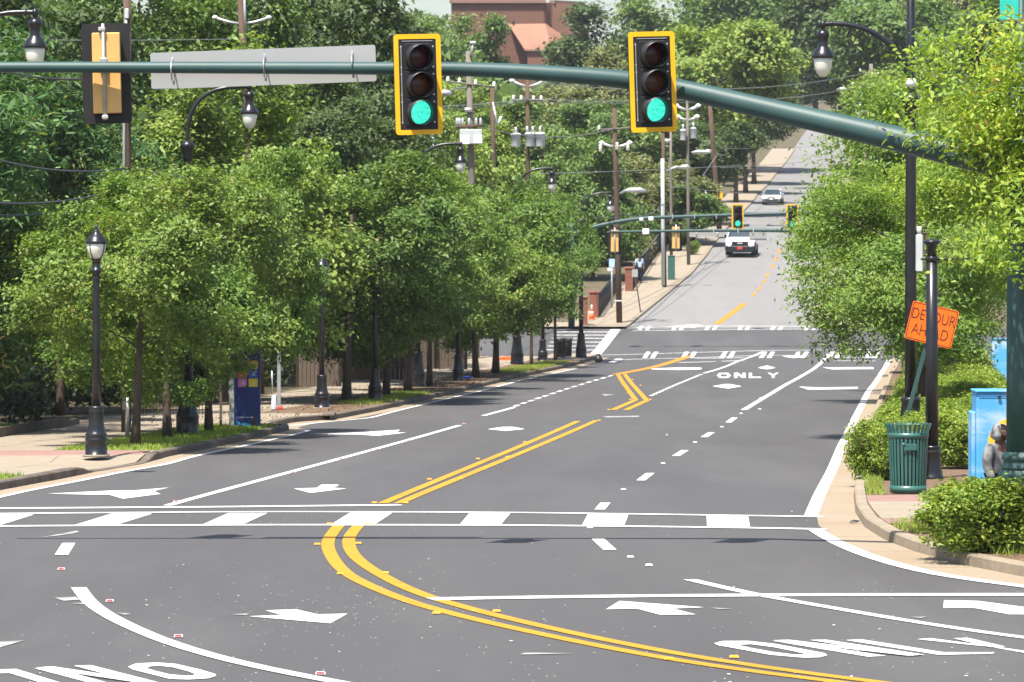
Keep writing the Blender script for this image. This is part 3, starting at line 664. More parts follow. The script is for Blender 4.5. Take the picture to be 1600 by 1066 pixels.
def trunk_mesh(seed, h, r0, rx, rz, cz, nlimb=9, lean=.02, material=None, fork=.5):
    rg = random.Random(seed); b = MB()
    top = cz + rz * .35; pts = []; rad = []
    for i in range(9):
        t = i / 8; pts.append((lean * h * t + .04 * math.sin(3 * t + seed), .03 * math.sin(4 * t), top * t)); rad.append(r0 * (1.25 if i == 0 else 1) * (1 - .72 * t))
    b.tube(pts, rad, 9)
    for i in range(nlimb):
        t = .38 + .6 * i / nlimb; a = i * 2.4 + rg.random(); z = top * t
        if z < cz - rz * .8: z = cz - rz * .8 + .1 * i
        L = rx * rg.uniform(.55, .85); rise = L * rg.uniform(.25, .8)
        p0 = Vector((lean * h * t, 0, z)); q = []
        for j in range(5):
            u = j / 4; q.append((p0.x + math.cos(a) * L * u, p0.y + math.sin(a) * L * u, z + rise * u ** .8))
        r_ = r0 * .42 * (1 - .5 * t); b.tube(q, [r_, r_ * .75, r_ * .55, r_ * .35, r_ * .12], 6)
        for j in (2, 3):
            s = Vector(q[j]); a2 = a + rg.choice((-1, 1)) * rg.uniform(.5, 1); l2 = L * .45
            b.tube([s, s + Vector((math.cos(a2) * l2 * .5, math.sin(a2) * l2 * .5, l2 * .35)), s + Vector((math.cos(a2) * l2, math.sin(a2) * l2, l2 * .6))], [r_ * .4, r_ * .25, r_ * .06], 5)
    return b.mesh('trunk', material or M['bark'])
TREE = {}       # kind -> list of (crown mesh, trunk mesh, nominal height)
TREE['street'] = [(crown_mesh('crown', 11 + i, 2.55, 2.55, 2.85, 4.15, 760, 50, .13, .072, nl=24, gaps=26, base=-1.12, sig=.215, flat=.42, lobe=(.22, .42), reach=(.45, 1.1), up=.9, rnd=.6), trunk_mesh(i, 7, .12, 2.2, 2.5, 4.4), 7.0) for i in range(4)]
TREE['oak'] = [(crown_mesh('crown', 31 + i, 3.1, 3.0, 3.1, 4.5, 1000, 54, .11, .068, nl=22, shape=FROND, gaps=18, sig=.24, base=-.80, lobe=(.26, .42), reach=(.45, .98), flat=.4, up=.85, rnd=.6), trunk_mesh(40 + i, 7.5, .15, 2.9, 3, 4.5, 12), 7.6) for i in range(2)]
TREE['maple'] = [(crown_mesh('crown', 51, 3.35, 3.2, 2.35, 4.45, 1800, 60, .078, .050, nl=30, shape=FROND, gaps=10, sig=.19, up=.8, rnd=.6, base=-.74, lobe=(.26, .42), reach=(.45, .95), flat=.42), trunk_mesh(52, 7, .14, 3.2, 2.3, 4.4, 16), 6.8)]
TREE['big'] = [(crown_mesh('crown', 61 + i, 5.2, 5.0, 6.6, 8.6, 1500, 36, .25, .15, nl=30, gaps=24, sig=.42, flat=.45, lobe=(.22, .36), reach=(.4, 1.0), up=.8, rnd=.6), trunk_mesh(60 + i, 15, .32, 4.6, 6, 8.6, 12), 15.0) for i in range(3)]
TREE['frond'] = [(crown_mesh('crown', 71, 5.2, 5.0, 6.4, 8.4, 2600, 20, .30, .105, nl=24, gaps=14, sig=.30, flat=.35, lobe=(.28, .42), reach=(.4, .95), shape=FROND), trunk_mesh(71, 15, .3, 4.6, 6, 8.6, 12), 15.0)]
TREE['far'] = [(crown_mesh('crown', 81 + i, 5.4, 5.2, 6.4, 8.2, 1100, 27, .40, .25, nl=30, gaps=22, sig=.5, flat=.5, lobe=(.22, .38), reach=(.4, .96), up=.8, rnd=.6), trunk_mesh(80 + i, 15, .3, 4.6, 6, 8.4, 8), 14.6) for i in range(4)]
TREE['high'] = [(crown_mesh('crown', 85 + i, 5.0, 4.8, 4.4, 10.2, 900, 27, .38, .24, nl=26, gaps=14, sig=.5, flat=.5, lobe=(.24, .40), reach=(.4, .95), up=.8, rnd=.6), trunk_mesh(86, 15, .3, 4.4, 4.2, 10.2, 8), 14.6) for i in range(2)]
TREE['shrub'] = [(crown_mesh('crown', 91 + i, .62, .60, .46, .46, 1500, 13, .046, .025, nl=16, gaps=7, sig=.042, lobe=(.42, .58), reach=(.4, .62), flat=.8, up=.8), None, .95) for i in range(3)]
def stem_mesh():
    b = MB()
    for i in range(7):
        a = i * 2.3; b.tube([(0.05 * math.cos(a), .05 * math.sin(a), 0), (.2 * math.cos(a), .2 * math.sin(a), .28), (.4 * math.cos(a), .38 * math.sin(a), .62)], [.014, .010, .004], 5)
    return b.mesh('stems', M['bark'])
STEMS = stem_mesh()
def tree(name, kind, i, label, loc, height, leaf, group=None, wide=1.0, rz=None, trunk=True, cat='tree'):
    cr, tr, h0 = TREE[kind][i % len(TREE[kind])]
    t = thing(name, label, cat, loc, rz if rz is not None else (i * 1.7) % 6.28, group)
    s = height / h0; t.scale = (s * wide, s * wide, s)
    c = obj('crown', cr, t)
    if not cr.materials: cr.materials.append(L_[leaf])
    c.material_slots[0].link = 'OBJECT'; c.material_slots[0].material = L_[leaf]
    if tr is not None and trunk: obj('trunk', tr, t)
    if kind == 'shrub': obj('stems', STEMS, t)
    return t
def tree_px(name, kind, i, label, px, top, d, leaf, group=None, width=None, hmax=22, z0=None, wide=None):
    """a tree whose top shows at row `top`, standing on the ground at distance d"""
    x = (px - CX) * d / FPX; zt = (HR - top) * d / FPX; zb = float(terrain(x, d)) if z0 is None else z0
    h = min(max(zt - zb, 4), hmax)
    cr, tr, h0 = TREE[kind][i % len(TREE[kind])]
    wd = 1.0
    if width:
        full = {'street': 5.0, 'oak': 6.2, 'maple': 6.6, 'big': 10.4, 'frond': 10.4, 'far': 10.8, 'high': 10}[kind]
        wd = 1.22 * (width * d / FPX) / (full * h / h0)
    return tree(name, kind, i, label, (x, d, zt - h), h, leaf, group, wd)
# street trees in the verge behind the left kerb
ST = 'street trees behind the left kerb'
st = [(211, 697, 265, 'rough barked young street tree nearest the black lamp post by the ramp'), (262, 685, 300, 'second street tree from the ramp, slim trunk in sunlit grass'), (328, 675, 255, 'street tree standing beside the navy poster panel'),
      (398, 668, 262, 'street tree spreading over the top of the navy poster panel'), (541, 625, 240, 'dark trunked street tree just past the lamp post half hidden in leaves'), (588, 622, 262, 'street tree by the bare littered verge past the drain inlet'), (605, 619, 282, 'street tree with straight trunk at the start of the second grass patch'),
      (637, 611, 290, 'street tree in the second grass patch beside a black lamp base'), (671, 603, 288, 'street tree at the far end of the second grass patch'), (745, 590, 278, 'street tree midway between the second grass patch and the litter bins'),
      (775, 583, 285, 'dense street tree behind the red ground cover of the verge'), (830, 571, 296, 'street tree two before the litter bins'), (868, 563, 305, 'street tree standing last before the litter bins')]
for i, (px, row, top, lab) in enumerate(st):
    p = G(px, row, .15); zt = (HR - top) * p.y / FPX
    tree('street_tree', 'street', i, lab, p, zt - p.z, ('street_yellow', 'street', 'street_yellow', 'street', 'street_deep', 'street', 'street_deep')[i % 7], ST, wide=(1.0 + .11 * math.sin(i * 2.1)) * (.62 if i > 10 else .72 if i == 3 else 1))
p = G(15, 690, .2); p.y = 98; p.x = (-10 - CX) * 98 / FPX
tree('street_tree', 'street', 2, 'low spreading tree over the grass bank at the left', (p.x - .2, 97, float(prof(97)) + .28), 5.6, 'street', ST, wide=1.05)
tree('street_tree', 'street', 1, 'broad low tree filling the gap behind the first lamp post', ((95 - CX) * 106 / FPX, 106, float(prof(106)) + .28), 5.6, 'dark', ST, wide=1.15)  # dark leaf colour chosen to carry the shade of the hollow
# taller trees behind them
B = 'tall trees behind the street trees'
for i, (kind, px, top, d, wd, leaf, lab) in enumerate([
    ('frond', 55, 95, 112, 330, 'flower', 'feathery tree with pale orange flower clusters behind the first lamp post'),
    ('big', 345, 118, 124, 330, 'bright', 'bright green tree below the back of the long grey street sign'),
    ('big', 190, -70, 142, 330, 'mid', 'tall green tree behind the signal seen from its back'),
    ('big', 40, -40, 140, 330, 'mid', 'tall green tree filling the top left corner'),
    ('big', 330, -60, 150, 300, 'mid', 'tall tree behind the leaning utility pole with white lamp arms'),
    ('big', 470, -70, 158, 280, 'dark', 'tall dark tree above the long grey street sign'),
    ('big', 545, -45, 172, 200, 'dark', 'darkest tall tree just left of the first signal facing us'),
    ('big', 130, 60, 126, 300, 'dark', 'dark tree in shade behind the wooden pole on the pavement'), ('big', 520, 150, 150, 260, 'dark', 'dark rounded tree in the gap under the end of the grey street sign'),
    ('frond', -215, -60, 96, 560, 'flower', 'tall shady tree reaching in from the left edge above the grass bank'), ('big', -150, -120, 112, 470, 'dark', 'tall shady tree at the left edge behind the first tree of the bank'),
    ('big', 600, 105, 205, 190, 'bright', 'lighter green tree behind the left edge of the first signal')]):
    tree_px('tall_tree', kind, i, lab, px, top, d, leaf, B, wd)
# trees in the dip behind the utility poles
Dp = 'trees in the dip behind the utility poles'
for i, (px, top, d, wd, leaf, lab) in enumerate([
    (690, 190, 222, 150, 'bright', 'light green tree under the first signal facing us'), (775, 215, 236, 140, 'bright', 'light green tree between the two transformer poles'),
    (850, 160, 262, 170, 'mid', 'green tree behind the pole with three white transformers'), (925, 215, 250, 130, 'mid', 'mid green tree left of the pole with hanging insulators'),
    (985, 235, 276, 130, 'olive', 'olive green tree right of the pole with hanging insulators'), (1040, 262, 285, 120, 'olive', 'olive tree behind the white topped pole by the far pavement'),
    (1085, 290, 282, 100, 'mid', 'low green tree by the far pavement beneath the green street sign'), (938, 325, 262, 110, 'olive', 'low olive tree over the iron fence at the far corner'), (1022, 335, 284, 100, 'olive', 'low tree over the far pavement behind the white pole')]):
    tree_px('mid_tree', 'far', i, lab, px, top, d, leaf, Dp, wd)
# woods up the far hill
H = 'trees on the far hill'
hill = [(1150, 110, 395, 110, 'dark', 'dark tree leaning over the far road above the silver car'), (1178, 120, 455, 110, 'dark', 'dark tree at the kerb of the far road near its crest'), (612, 35, 420, 120, 'mid', 'hill tree left of the sky notch'), (655, 14, 470, 110, 'mid', 'small dark hill tree standing against the sky notch'), (640, 62, 400, 140, 'bright', 'light green hill tree just above the first signal'),
        (690, 40, 392, 170, 'mid', 'hill tree right of the first signal, under the brown building'), (742, 22, 385, 115, 'mid', 'rounded dark green tree in front of the brown building'), (720, 120, 350, 140, 'bright', 'yellowish hill tree behind the tall pole with a lamp on top'),
        (930, 92, 372, 120, 'olive', 'olive leaved tree at the right foot of the brown building'), (935, 12, 425, 170, 'dark', 'dark tree rising right of the brown building'), (862, 135, 330, 150, 'olive', 'olive tree behind the three white transformers pole top'),
        (1030, -20, 470, 180, 'mid', 'tall hill tree behind the second signal'), (1120, 28, 345, 190, 'bright', 'large light green tree right of the second signal'), (1160, -30, 490, 180, 'mid', 'hill tree high above the light green tree'),
        (1120, 140, 352, 130, 'dark', 'dark tree hanging over the far climbing road'), (1165, 110, 425, 110, 'dark', 'dark tree where the far road bends out of sight'), (1110, 185, 318, 120, 'dark', 'dark tree behind the leaning brown pole'), (1235, -40, 720, 190, 'dark', 'dark hill tree left of the big hanging lamp'),
        (1340, -30, 440, 190, 'dark', 'dark hill tree between the hanging lamp and the tall pole'), (1275, 75, 690, 150, 'mid', 'green hill tree at the top of the far road'), (1400, -10, 400, 180, 'mid', 'green hill tree behind the tall black lamp pole'), (1480, -30, 420, 190, 'olive', 'hill tree at the top right corner'), (1560, -20, 380, 190, 'mid', 'rightmost hill tree at the top edge'),
        (960, 150, 318, 150, 'mid', 'green tree in the middle of the hill below the mast arm'), (1030, 170, 330, 140, 'mid', 'green tree below the second signal'), (1400, 95, 330, 130, 'bright', 'light tree on the right side of the far road'), (1372, 140, 470, 110, 'mid', 'tree on the right side of the road crest')]
for i, (px, top, d, wd, leaf, lab) in enumerate(hill):
    road_x = float(XFL(d)) + 3.8; off = (px - CX) * d / FPX - road_x
    tree_px('hill_tree', 'high' if abs(off) < 16 and d < 650 else 'far', i + 1, lab, px, top, d, leaf, H, wd, hmax=22)
# one mass of distant woods that nobody could count
rng = np.random.default_rng(3); n = 26000
y = rng.uniform(340, 640, n); x = xc(y) + np.where(rng.random(n) < .62, -1, 1) * (14 + 62 * rng.random(n) ** .8)
bx_ = (np.abs(x - 2) < 9) & (y > 425) & (y < 520); x = x[~bx_]; y = y[~bx_]; n = len(x)
hh = 7.5 + 2.5 * np.sin(x * .35 + y * .11) + 1.8 * np.sin(x * .9 - y * .23)
limit = (HR - 24) * y / FPX                # the woods stop below the ridge line
zt = np.minimum(terrain(x, y) + hh * rng.random(n) ** .35, limit - 1.2 * rng.random(n))
pos = np.stack([x, y, np.maximum(zt, terrain(x, y) + .3)], 1)
v, kk = leaves(rng, pos, unit(rng.normal(size=(n, 3))), .95, .7, QUAD)
tag(obj('woods', fast_mesh('woods', v, kk, L_['mid'])), 'distant woods covering the far hill', 'woods', kind='stuff')
# undergrowth behind the left pavement, shade put into its leaf colour
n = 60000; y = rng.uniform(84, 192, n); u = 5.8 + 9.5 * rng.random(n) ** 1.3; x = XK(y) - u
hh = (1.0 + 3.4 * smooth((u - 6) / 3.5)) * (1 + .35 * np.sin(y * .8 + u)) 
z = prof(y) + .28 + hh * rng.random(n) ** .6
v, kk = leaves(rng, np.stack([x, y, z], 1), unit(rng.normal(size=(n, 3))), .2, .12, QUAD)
tag(obj('undergrowth', fast_mesh('undergrowth', v, kk, L_['shade'])), 'shrubby undergrowth behind the left pavement, leaf colour darkened for shade', 'undergrowth', kind='stuff')
# trees on the right
tree('maple_tree', 'maple', 0, 'bright yellow-green tree overhanging the green signal mast', (8.95, 50.3, float(prof(50.3)) + .14), 8.0, 'maple', wide=.92, rz=.6)
tree('oak_tree', 'oak', 0, 'dark green tree over the hedge behind the tall black lamp pole', (9.45, 96, float(prof(96)) + .14), 6.7, 'oak', wide=1.1, rz=.3)
tree('oak_tree', 'oak', 1, 'leafy tree further along the right hedge, past the detour sign', (12.4, 128, float(prof(128)) + .14), 8.0, 'oak', wide=1.0, rz=2.0)
tree('oak_tree', 'oak', 0, 'furthest tree of the right hedge before the crossing', (17.0, 163, float(prof(163)) + .14), 8.6, 'oak', wide=1.05, rz=4.0)
tree('oak_tree', 'oak', 1, 'tall tree behind the right pavement, above the hedge trees', ((1490 - CX) * 138 / FPX, 138, float(prof(138)) + .16), 10.8, 'oak', wide=1.0, rz=5.0)
tree('maple_tree', 'maple', 0, 'pale yellow-green tree behind the right pavement', ((1590 - CX) * 100 / FPX, 100, float(prof(100)) + .16), 8.4, 'maple', wide=1.0, rz=3.6)
# hedge of clipped shrubs behind the right kerb
HS = 'shrubs in the right hand planting bed'
hs = [('rounded glossy shrub at the corner kerb in front of the green mast', (1505, 850, 1.62, 1.02)), ('shrub hugging the kerb left of the green litter bin', (1372, 772, 1.35, 1.0))]
pz = G(1508, 868, .14); tree('shrub', 'shrub', 0, hs[0][0], pz + Vector((.22, .75, -.05)), 0.97, 'hedge', HS, wide=1.5, cat='shrub')
pz = G(1385, 792, .14); tree('shrub', 'shrub', 1, hs[1][0], Vector((6.22, 70.2, float(prof(70.2)) + .06)), 1.2, 'hedge', HS, wide=.85, cat='shrub')
pz = G(1475, 800, .14); tree('shrub', 'shrub', 2, 'shrub between the black lamp base and the painted cabinet', Vector((8.3, 75.2, float(prof(75.2)) + .1)), 1.3, 'hedge', HS, wide=1.0, cat='shrub')
y = 76.5; i = 0
while y < 172:
    n = 3
    for k in range(n):
        u = .84 + .015 * min(max(y - 76, 0), 42) + (.92 if y < 95 else .72) * k + .12 * math.sin(i * 1.9 + k)
        h = .98 + .1 * math.sin(i * 1.3 + k * 2) + (.18 if k > 1 else 0)
        yy_ = y + .35 * math.sin(i + k * 3)
        if not (k == 0 and abs(yy_ - 80.5) < .7):
            tree('shrub', 'shrub', i + k, ('kerbside row shrub of the right hedge beyond the litter bin', 'middle row shrub of the right hedge beyond the litter bin', 'back row shrub of the right hedge beside the pavement')[k], (float(XR(yy_)) + u, yy_, float(prof(yy_)) + .08), h, 'hedge', HS, wide=1.02 if y < 110 else 1.15, cat='shrub')
    y += .95 if y < 95 else (1.7 if y < 120 else 3.2); i += 1
# grass on the verges
def grass(name, label, spots, dens, h, seed):
    rng = np.random.default_rng(seed); out = []
    for f in spots:
        y0, y1, fx0, fx1, dz = f; n = int(dens * (y1 - y0) * abs(float(fx1((y0 + y1) / 2)) - float(fx0((y0 + y1) / 2))))
        y = rng.uniform(y0, y1, n); t = rng.random(n); x = fx0(y) * (1 - t) + fx1(y) * t
        patchy = (np.sin(x * 3.1 + y * 1.3) + np.sin(y * 2.3 - x) + rng.normal(size=n)) > -1.3
        out.append(np.stack([x, y, prof(y) + dz], 1)[patchy])
    p = np.concatenate(out); n = len(p); a = rng.random(n) * 6.28; w_ = .012
    hgt = h * rng.uniform(.5, 1.25, n); ln = rng.normal(size=(n, 2)) * .4 * hgt[:, None]
    V = np.zeros((n, 3, 3)); V[:, 0] = p; V[:, 1] = p; V[:, 2] = p
    V[:, 0, 0] -= w_ * np.cos(a); V[:, 0, 1] -= w_ * np.sin(a); V[:, 1, 0] += w_ * np.cos(a); V[:, 1, 1] += w_ * np.sin(a)
    V[:, 2, 0] += ln[:, 0]; V[:, 2, 1] += ln[:, 1]; V[:, 2, 2] += hgt
    return tag(obj(name, fast_mesh(name, V.reshape(-1, 3), np.full(n, 3), L_['grass'])), label, 'grass', kind='stuff')
grass('grass', 'short mown grass on the left verges and bank', [(60, 72, Lb(.2), Lb(1.3), .145), (84.8, 102.4, Lb(.2), Lb(2.25), .145), (60, 97, Lb(5.4), Lb(7.6), .30), (122, 136, Lb(.2), Lb(1.5), .145), (166, 182, Lb(.2), Lb(1.6), .145)], 320, .085, 1)
grass('grass', 'weedy grass tufts at the right corner bed', [(54.3, 56.6, Rb(.18), Rb(.9), .14), (64.5, 72, Rb(.18), Rb(.45), .14), (50, 54, Rb(.3), Rb(1.2), .14)], 260, .12, 2)
# fallen leaves on the verge past the bay
n = 2600; y = rng.uniform(100, 184, n); u = .2 + 3.4 * rng.random(n) ** 1.5
v, kk = leaves(rng, np.stack([XK(y) - u, y, prof(y) + .165 + .015 * rng.random(n)], 1), unit(rng.normal(size=(n, 3))), .065, .04, QUAD, up=2.0)
tag(obj('leaf_litter', fast_mesh('leaf_litter', v, kk, M['litter'])), 'dry brown leaves lying along the left verge', 'leaf litter', kind='stuff')
n = 900; y = rng.uniform(47, 56.5, n); x = XR(y) + .25 + 3.2 * rng.random(n)
v, kk = leaves(rng, np.stack([x, y, prof(y) + .155 + .02 * rng.random(n)], 1), unit(rng.normal(size=(n, 3))), .09, .035, QUAD, up=1.6)
tag(obj('bark_mulch', fast_mesh('bark_mulch', v, kk, M['mulch'])), 'loose bark chips around the corner shrub', 'mulch', kind='stuff')
# ------------------------------------------------------------------ near signal mast
D0 = 53.0
def PV(px, row, d): return P(px, row, d)
mast_base = Vector(((1598 - CX) * 51.5 / FPX, 51.5, float(prof(51.5)) + .13))
mast = thing('signal_mast', 'dark green fluted signal mast whose curved arm sweeps across the whole picture', 'signal mast', mast_base)
b = MB()
H_ = 5.7
b.lathe([(.34, 0), (.34, .10), (.31, .14), (.30, .9), (.305, .92), (.27, .97), (.255, 1.0)], 28); b.build('base', M['mast_green'], mast)
b = MB(); b.lathe([(.27, .98), (.27, 1.02), (.245, 1.05), (.245, 1.09), (.262, 1.11), (.262, 1.15), (.24, 1.17), (.225, 1.20)], 28); b.build('collar', M['mast_green'], mast)
b = MB(); b.lathe([(.205, 1.15), (.20, 2.5), (.185, H_), (.10, H_ + .06), (.0, H_ + .16)], 48, flute=.055); b.build('pole', M['mast_green'], mast)
armpx = [(-170, 106), (0, 105), (235, 105.5), (600, 107), (760, 109.5), (900, 118), (985, 126), (1060, 139), (1160, 161.5), (1260, 184.5), (1350, 205), (1440, 226), (1520, 246), (1592, 262)]
rpx = [8, 8.4, 9.0, 10.2, 11.5, 13.2, 14.5, 15.4, 16.6, 17.8, 19, 20.3, 21.5, 22.5]
ap = []; ar = []
for (a, c), r_ in zip(armpx, rpx):
    d = D0 - max(0, (a - 1060)) / 538 * 1.5; ap.append(PV(a, c, d) - mast_base); ar.append(r_ * d / FPX)
def densify(p, r, k=5):
    P2, R2 = [], []
    for i in range(len(p) - 1):
        p0, p1, p2, p3 = p[max(i - 1, 0)], p[i], p[i + 1], p[min(i + 2, len(p) - 1)]
        for j in range(k):
            t = j / k
            P2.append(.5 * ((2 * p1) + (p2 - p0) * t + (2 * p0 - 5 * p1 + 4 * p2 - p3) * t * t + (3 * p1 - p0 - 3 * p2 + p3) * t ** 3)); R2.append(r[i] * (1 - t) + r[i + 1] * t)
    return P2 + [p[-1]], R2 + [r[-1]]
ap2, ar2 = densify(ap, ar)
b = MB(); b.tube(ap2, ar2, 20); b.build('mast_arm', M['mast_green'], mast)
b = MB(); e = ap[-1]; b.tube([e + Vector((-.34, 0, .085)), e + Vector((-.30, 0, .075))], .21, 20); b.build('flange', M['mast_green'], mast)
arm_y = lambda px: D0 - max(0, (px - 1060)) / 538 * 1.5
def rrect(w_, h_, r_, n=5):
    out = []
    for cx_, cz_, a0 in ((w_ / 2 - r_, h_ / 2 - r_, 0), (-w_ / 2 + r_, h_ / 2 - r_, 90), (-w_ / 2 + r_, -h_ / 2 + r_, 180), (w_ / 2 - r_, -h_ / 2 + r_, 270)):
        for i in range(n): a = R(a0 + 90 * i / (n - 1)); out.append((cx_ + r_ * math.cos(a), cz_ + r_ * math.sin(a)))
    return out
def ring_plate(b, o, i_, y0, y1):
    n = len(o); v = [(x, y0, z) for x, z in o] + [(x, y0, z) for x, z in i_] + [(x, y1, z) for x, z in o] + [(x, y1, z) for x, z in i_]; f = []
    for k in range(n):
        j = (k + 1) % n
        f += [(k, j, n + j, n + k)[::-1], (2 * n + k, 2 * n + j, 3 * n + j, 3 * n + k), (k, j, 2 * n + j, 2 * n + k), (n + k, n + j, 3 * n + j, 3 * n + k)[::-1]]
    b.add(v, f)
def signal(label, loc, rz=0, tilt=0, lit=True, group=None, sw=.62, sh=1.285, front_tape=True):
    """three section signal head; its face looks towards -y"""
    t = thing('traffic_signal', label, 'traffic signal', loc, rz, group); t.rotation_euler = (0, tilt, rz)
    b = MB(); b.prism(rrect(sw, sh, .045), -.012, .012); b.build('backplate', M['black_matte'], t)
    if front_tape:
        b = MB(); ring_plate(b, rrect(sw - .004, sh - .004, .043), rrect(sw - .128, sh - .128, .012), -.0165, -.0125); b.build('yellow_border', M['sig_yellow'], t)
    hous = MB()
    for k in (-1, 0, 1):
        if front_tape: hous.box((0, .135, k * .352), (.36, .22, .346), .02)
    if not front_tape: hous.box((0, .135, 0), (.36, .22, 1.03), .012)
    hous.build('housing', M['sig_tan'] if not front_tape else M['black_matte'], t)
    b = MB()
    for k in (-1, 0, 1): b.box((0, -.02, k * .352), (.352, .02, .345), .008)
    b.build('door', M['black_matte'], t)
    for k, mk in ((1, 'lens_red'), (0, 'lens_amber'), (-1, 'lens_green' if lit else 'lens_red')):
        z = k * .352
        b = MB(); b.lathe([(.152, -.03), (.15, -.036), (.12, -.05), (.07, -.062), (.0, -.068)], 28, (0, 0, 0), 'y')
        b.v = [np.stack([q[:, 0], -q[:, 1] - .062 if False else q[:, 1], q[:, 2]], 1) for q in b.v]
        m_ = MB(); vv = np.concatenate(b.v); vv[:, 1] = -vv[:, 1]; vv[:, 2] += z; m_.add(vv, [f[::-1] for f in b.f], True); m_.build('lens', M[mk], t)
        # tunnel visor, cut away along its lower right
        n = 30; vs = []; fs = []
        for i in range(n + 1):
            a = 2 * math.pi * i / n
            L = .245 - .11 * (.5 - .5 * math.sin(a)) ** 2
            for rr, y_ in ((.166, -.028), (.163, -.03 - L), (.159, -.03 - L), (.160, -.028)):
                vs.append((rr * math.cos(a), y_, z + rr * math.sin(a) - .10 * (-y_ - .028) * .6))
        for i in range(n):
            for q in range(3): fs.append((i * 4 + q, i * 4 + 4 + q, i * 4 + 5 + q, i * 4 + 1 + q))
        m_ = MB(); m_.add(vs, fs, True); m_.build('visor', M['visor'], t)
    b = MB()
    for x in (-.215, .205):
        for k in (-1, 0, 1):
            for dz in (-.13, .13): b.lathe([(.012, 0), (.012, .012), (.0, .016)], 8, (x, 0, k * .352 + dz), 'y')
    vv = np.concatenate(b.v); vv[:, 1] = -vv[:, 1] - .0125; m_ = MB(); m_.add(vv, [f[::-1] for f in b.f]); m_.box((-.215, -.016, .0), (.008, .008, 1.0)); m_.box((0, -.016, .553), (.40, .008, .008)); m_.build('screw', M['alu'], t)
    return t
def bracket(t, ybk):
    b = MB(); b.tube([(0, ybk, -.60), (0, ybk, .62)], .021, 10); b.box((0, ybk - .0, .575), (.05, .06, .05), .008); b.box((0, ybk, -.56), (.05, .06, .05), .008); b.build('bracket_tube', M['steel'], t)
SG = 'signals hung on the near mast arm'
for px, row, lab, tilt in ((653, 132, 'black signal with yellow border showing green, beside the end of the grey sign', 1.6), (1019.5, 128, 'black signal with yellow border showing green, nearer the black lamp pole', 1.9)):
    d = arm_y(px) - .50
    t = signal(lab, PV(px, row, d), R(15), R(-tilt), True, SG); t.scale = (d / 53.0,) * 3
    b = MB(); b.tube([(0, .29, -.6), (0, .29, .6)], .024, 10); b.build('bracket_tube', M['steel'], t)
    b = MB(); b.box((0, .33, .165), (.10, .12, .16), .01); b.build('clamp', M['steel'], t)
# the head seen from behind
d = D0 + .42
t = signal('signal seen from its ochre back with black backplate, at the left of the mast arm', PV(166.5, 115, d), R(180 + 6), R(1.4), False, SG, front_tape=False)
b = MB(); b.tube([(.035, .27, -.60), (.035, .27, .63)], .022, 10); b.build('bracket_tube', M['steel'], t)
b = MB(); b.box((.035, .275, .09), (.09, .07, .2), .01); b.build('clamp', M['steel'], t)
b = MB(); b.box((.05, .26, .56), (.09, .08, .05), .01); b.box((.035, .26, -.565), (.08, .08, .05), .01); b.build('bracket', M['alu'], t)
b = MB(); b.prism([(-.17, -.55), (.17, -.55), (.13, -.63), (-.10, -.63)], -.15, .06); b.build('lower_hood', M['black_matte'], t)
# street name sign, grey back
d = D0 + .19
s_ = thing('street_name_sign', 'long pale grey back of a street sign clamped to the mast arm', 'street sign', PV(411.5, 105, d), 0)
s_.rotation_euler = (0, R(-2.1), 0)
b = MB(); b.prism(rrect(352 * d / FPX, 57 * d / FPX, .03), 0, .006); b.build('sign_panel', M['alu_sign'], s_)
for px in (270, 414, 551):
    x = (px - 411.5) * d / FPX; zc = (105 - (105.8 if px < 500 else 106.5)) * d / FPX + x * math.tan(R(2.0)) * 0
    b = MB(); b.box((x, -.012, .01), (.028, .016, .30), .004); b.build('bracket', M['alu'], s_)
    b = MB(); b.tube([(x, -.19, .12), (x, -.275, .05), (x, -.285, -.02), (x, -.19, -.13)], .011, 6); b.tube([(x, -.01, .10), (x, -.19, .12)], .009, 6); b.build('band_clamp', M['steel'], s_)
# ------------------------------------------------------------------ lamps
def lamp_post(label, loc, k=1.0, group=None):
    t = thing('lamp_post', label, 'lamp post', loc, 0, group); t.scale = (k,) * 3
    b = MB(); b.lathe([(.235, 0), (.235, .02), (.215, .03), (.212, .27), (.222, .29), (.222, .32), (.205, .34), (.205, .36), (.218, .38), (.218, .41), (.19, .44), (.172, .50), (.15, .62), (.14, .78), (.148, .84), (.150, .88), (.14, .90), (.146, .92), (.146, .95), (.10, .97)], 28); b.build('base', M['black'], t)
    b = MB(); b.lathe([(.085, .95), (.078, 2.2), (.066, 3.42), (.066, 3.46)], 32, flute=.04); b.build('shaft', M['black'], t)
    b = MB(); b.lathe([(.07, 3.44), (.075, 3.46), (.07, 3.48), (.066, 3.56), (.10, 3.60), (.105, 3.63), (.095, 3.66), (.075, 3.67), (.075, 3.80), (.10, 3.84), (.115, 3.86)], 24); b.build('collar', M['black'], t)
    b = MB(); b.lathe([(.10, 3.86), (.155, 3.95), (.185, 4.06), (.197, 4.17)], 24); b.build('globe', M['frost'], t)
    for i in range(4):
        a = R(45 + 90 * i) + .2; b = MB(); b.tube([(math.cos(a) * r_, math.sin(a) * r_, z) for r_, z in ((.112, 3.86), (.165, 3.95), (.195, 4.06), (.207, 4.17))], .010, 6); b.build('cage_rib', M['black'], t)
    b = MB(); b.lathe([(.205, 4.155), (.218, 4.17), (.218, 4.20), (.20, 4.22), (.19, 4.25), (.14, 4.31), (.075, 4.36), (.065, 4.39), (.055, 4.42), (.03, 4.45), (.04, 4.48), (.02, 4.51), (.0, 4.55)], 28); b.build('cap', M['black'], t)
    return t
LP = 'short lamp posts with acorn lanterns'
p = G(150.5, 711, .15)
lp = lamp_post('black lamp post with acorn lantern standing in the open on the pavement', p, 1.0, LP)
b = MB(); b.lathe([(.27, -.03), (.27, .012), (.0, .012)], 24); pdo = b.build('plinth', M['concrete'], lp)
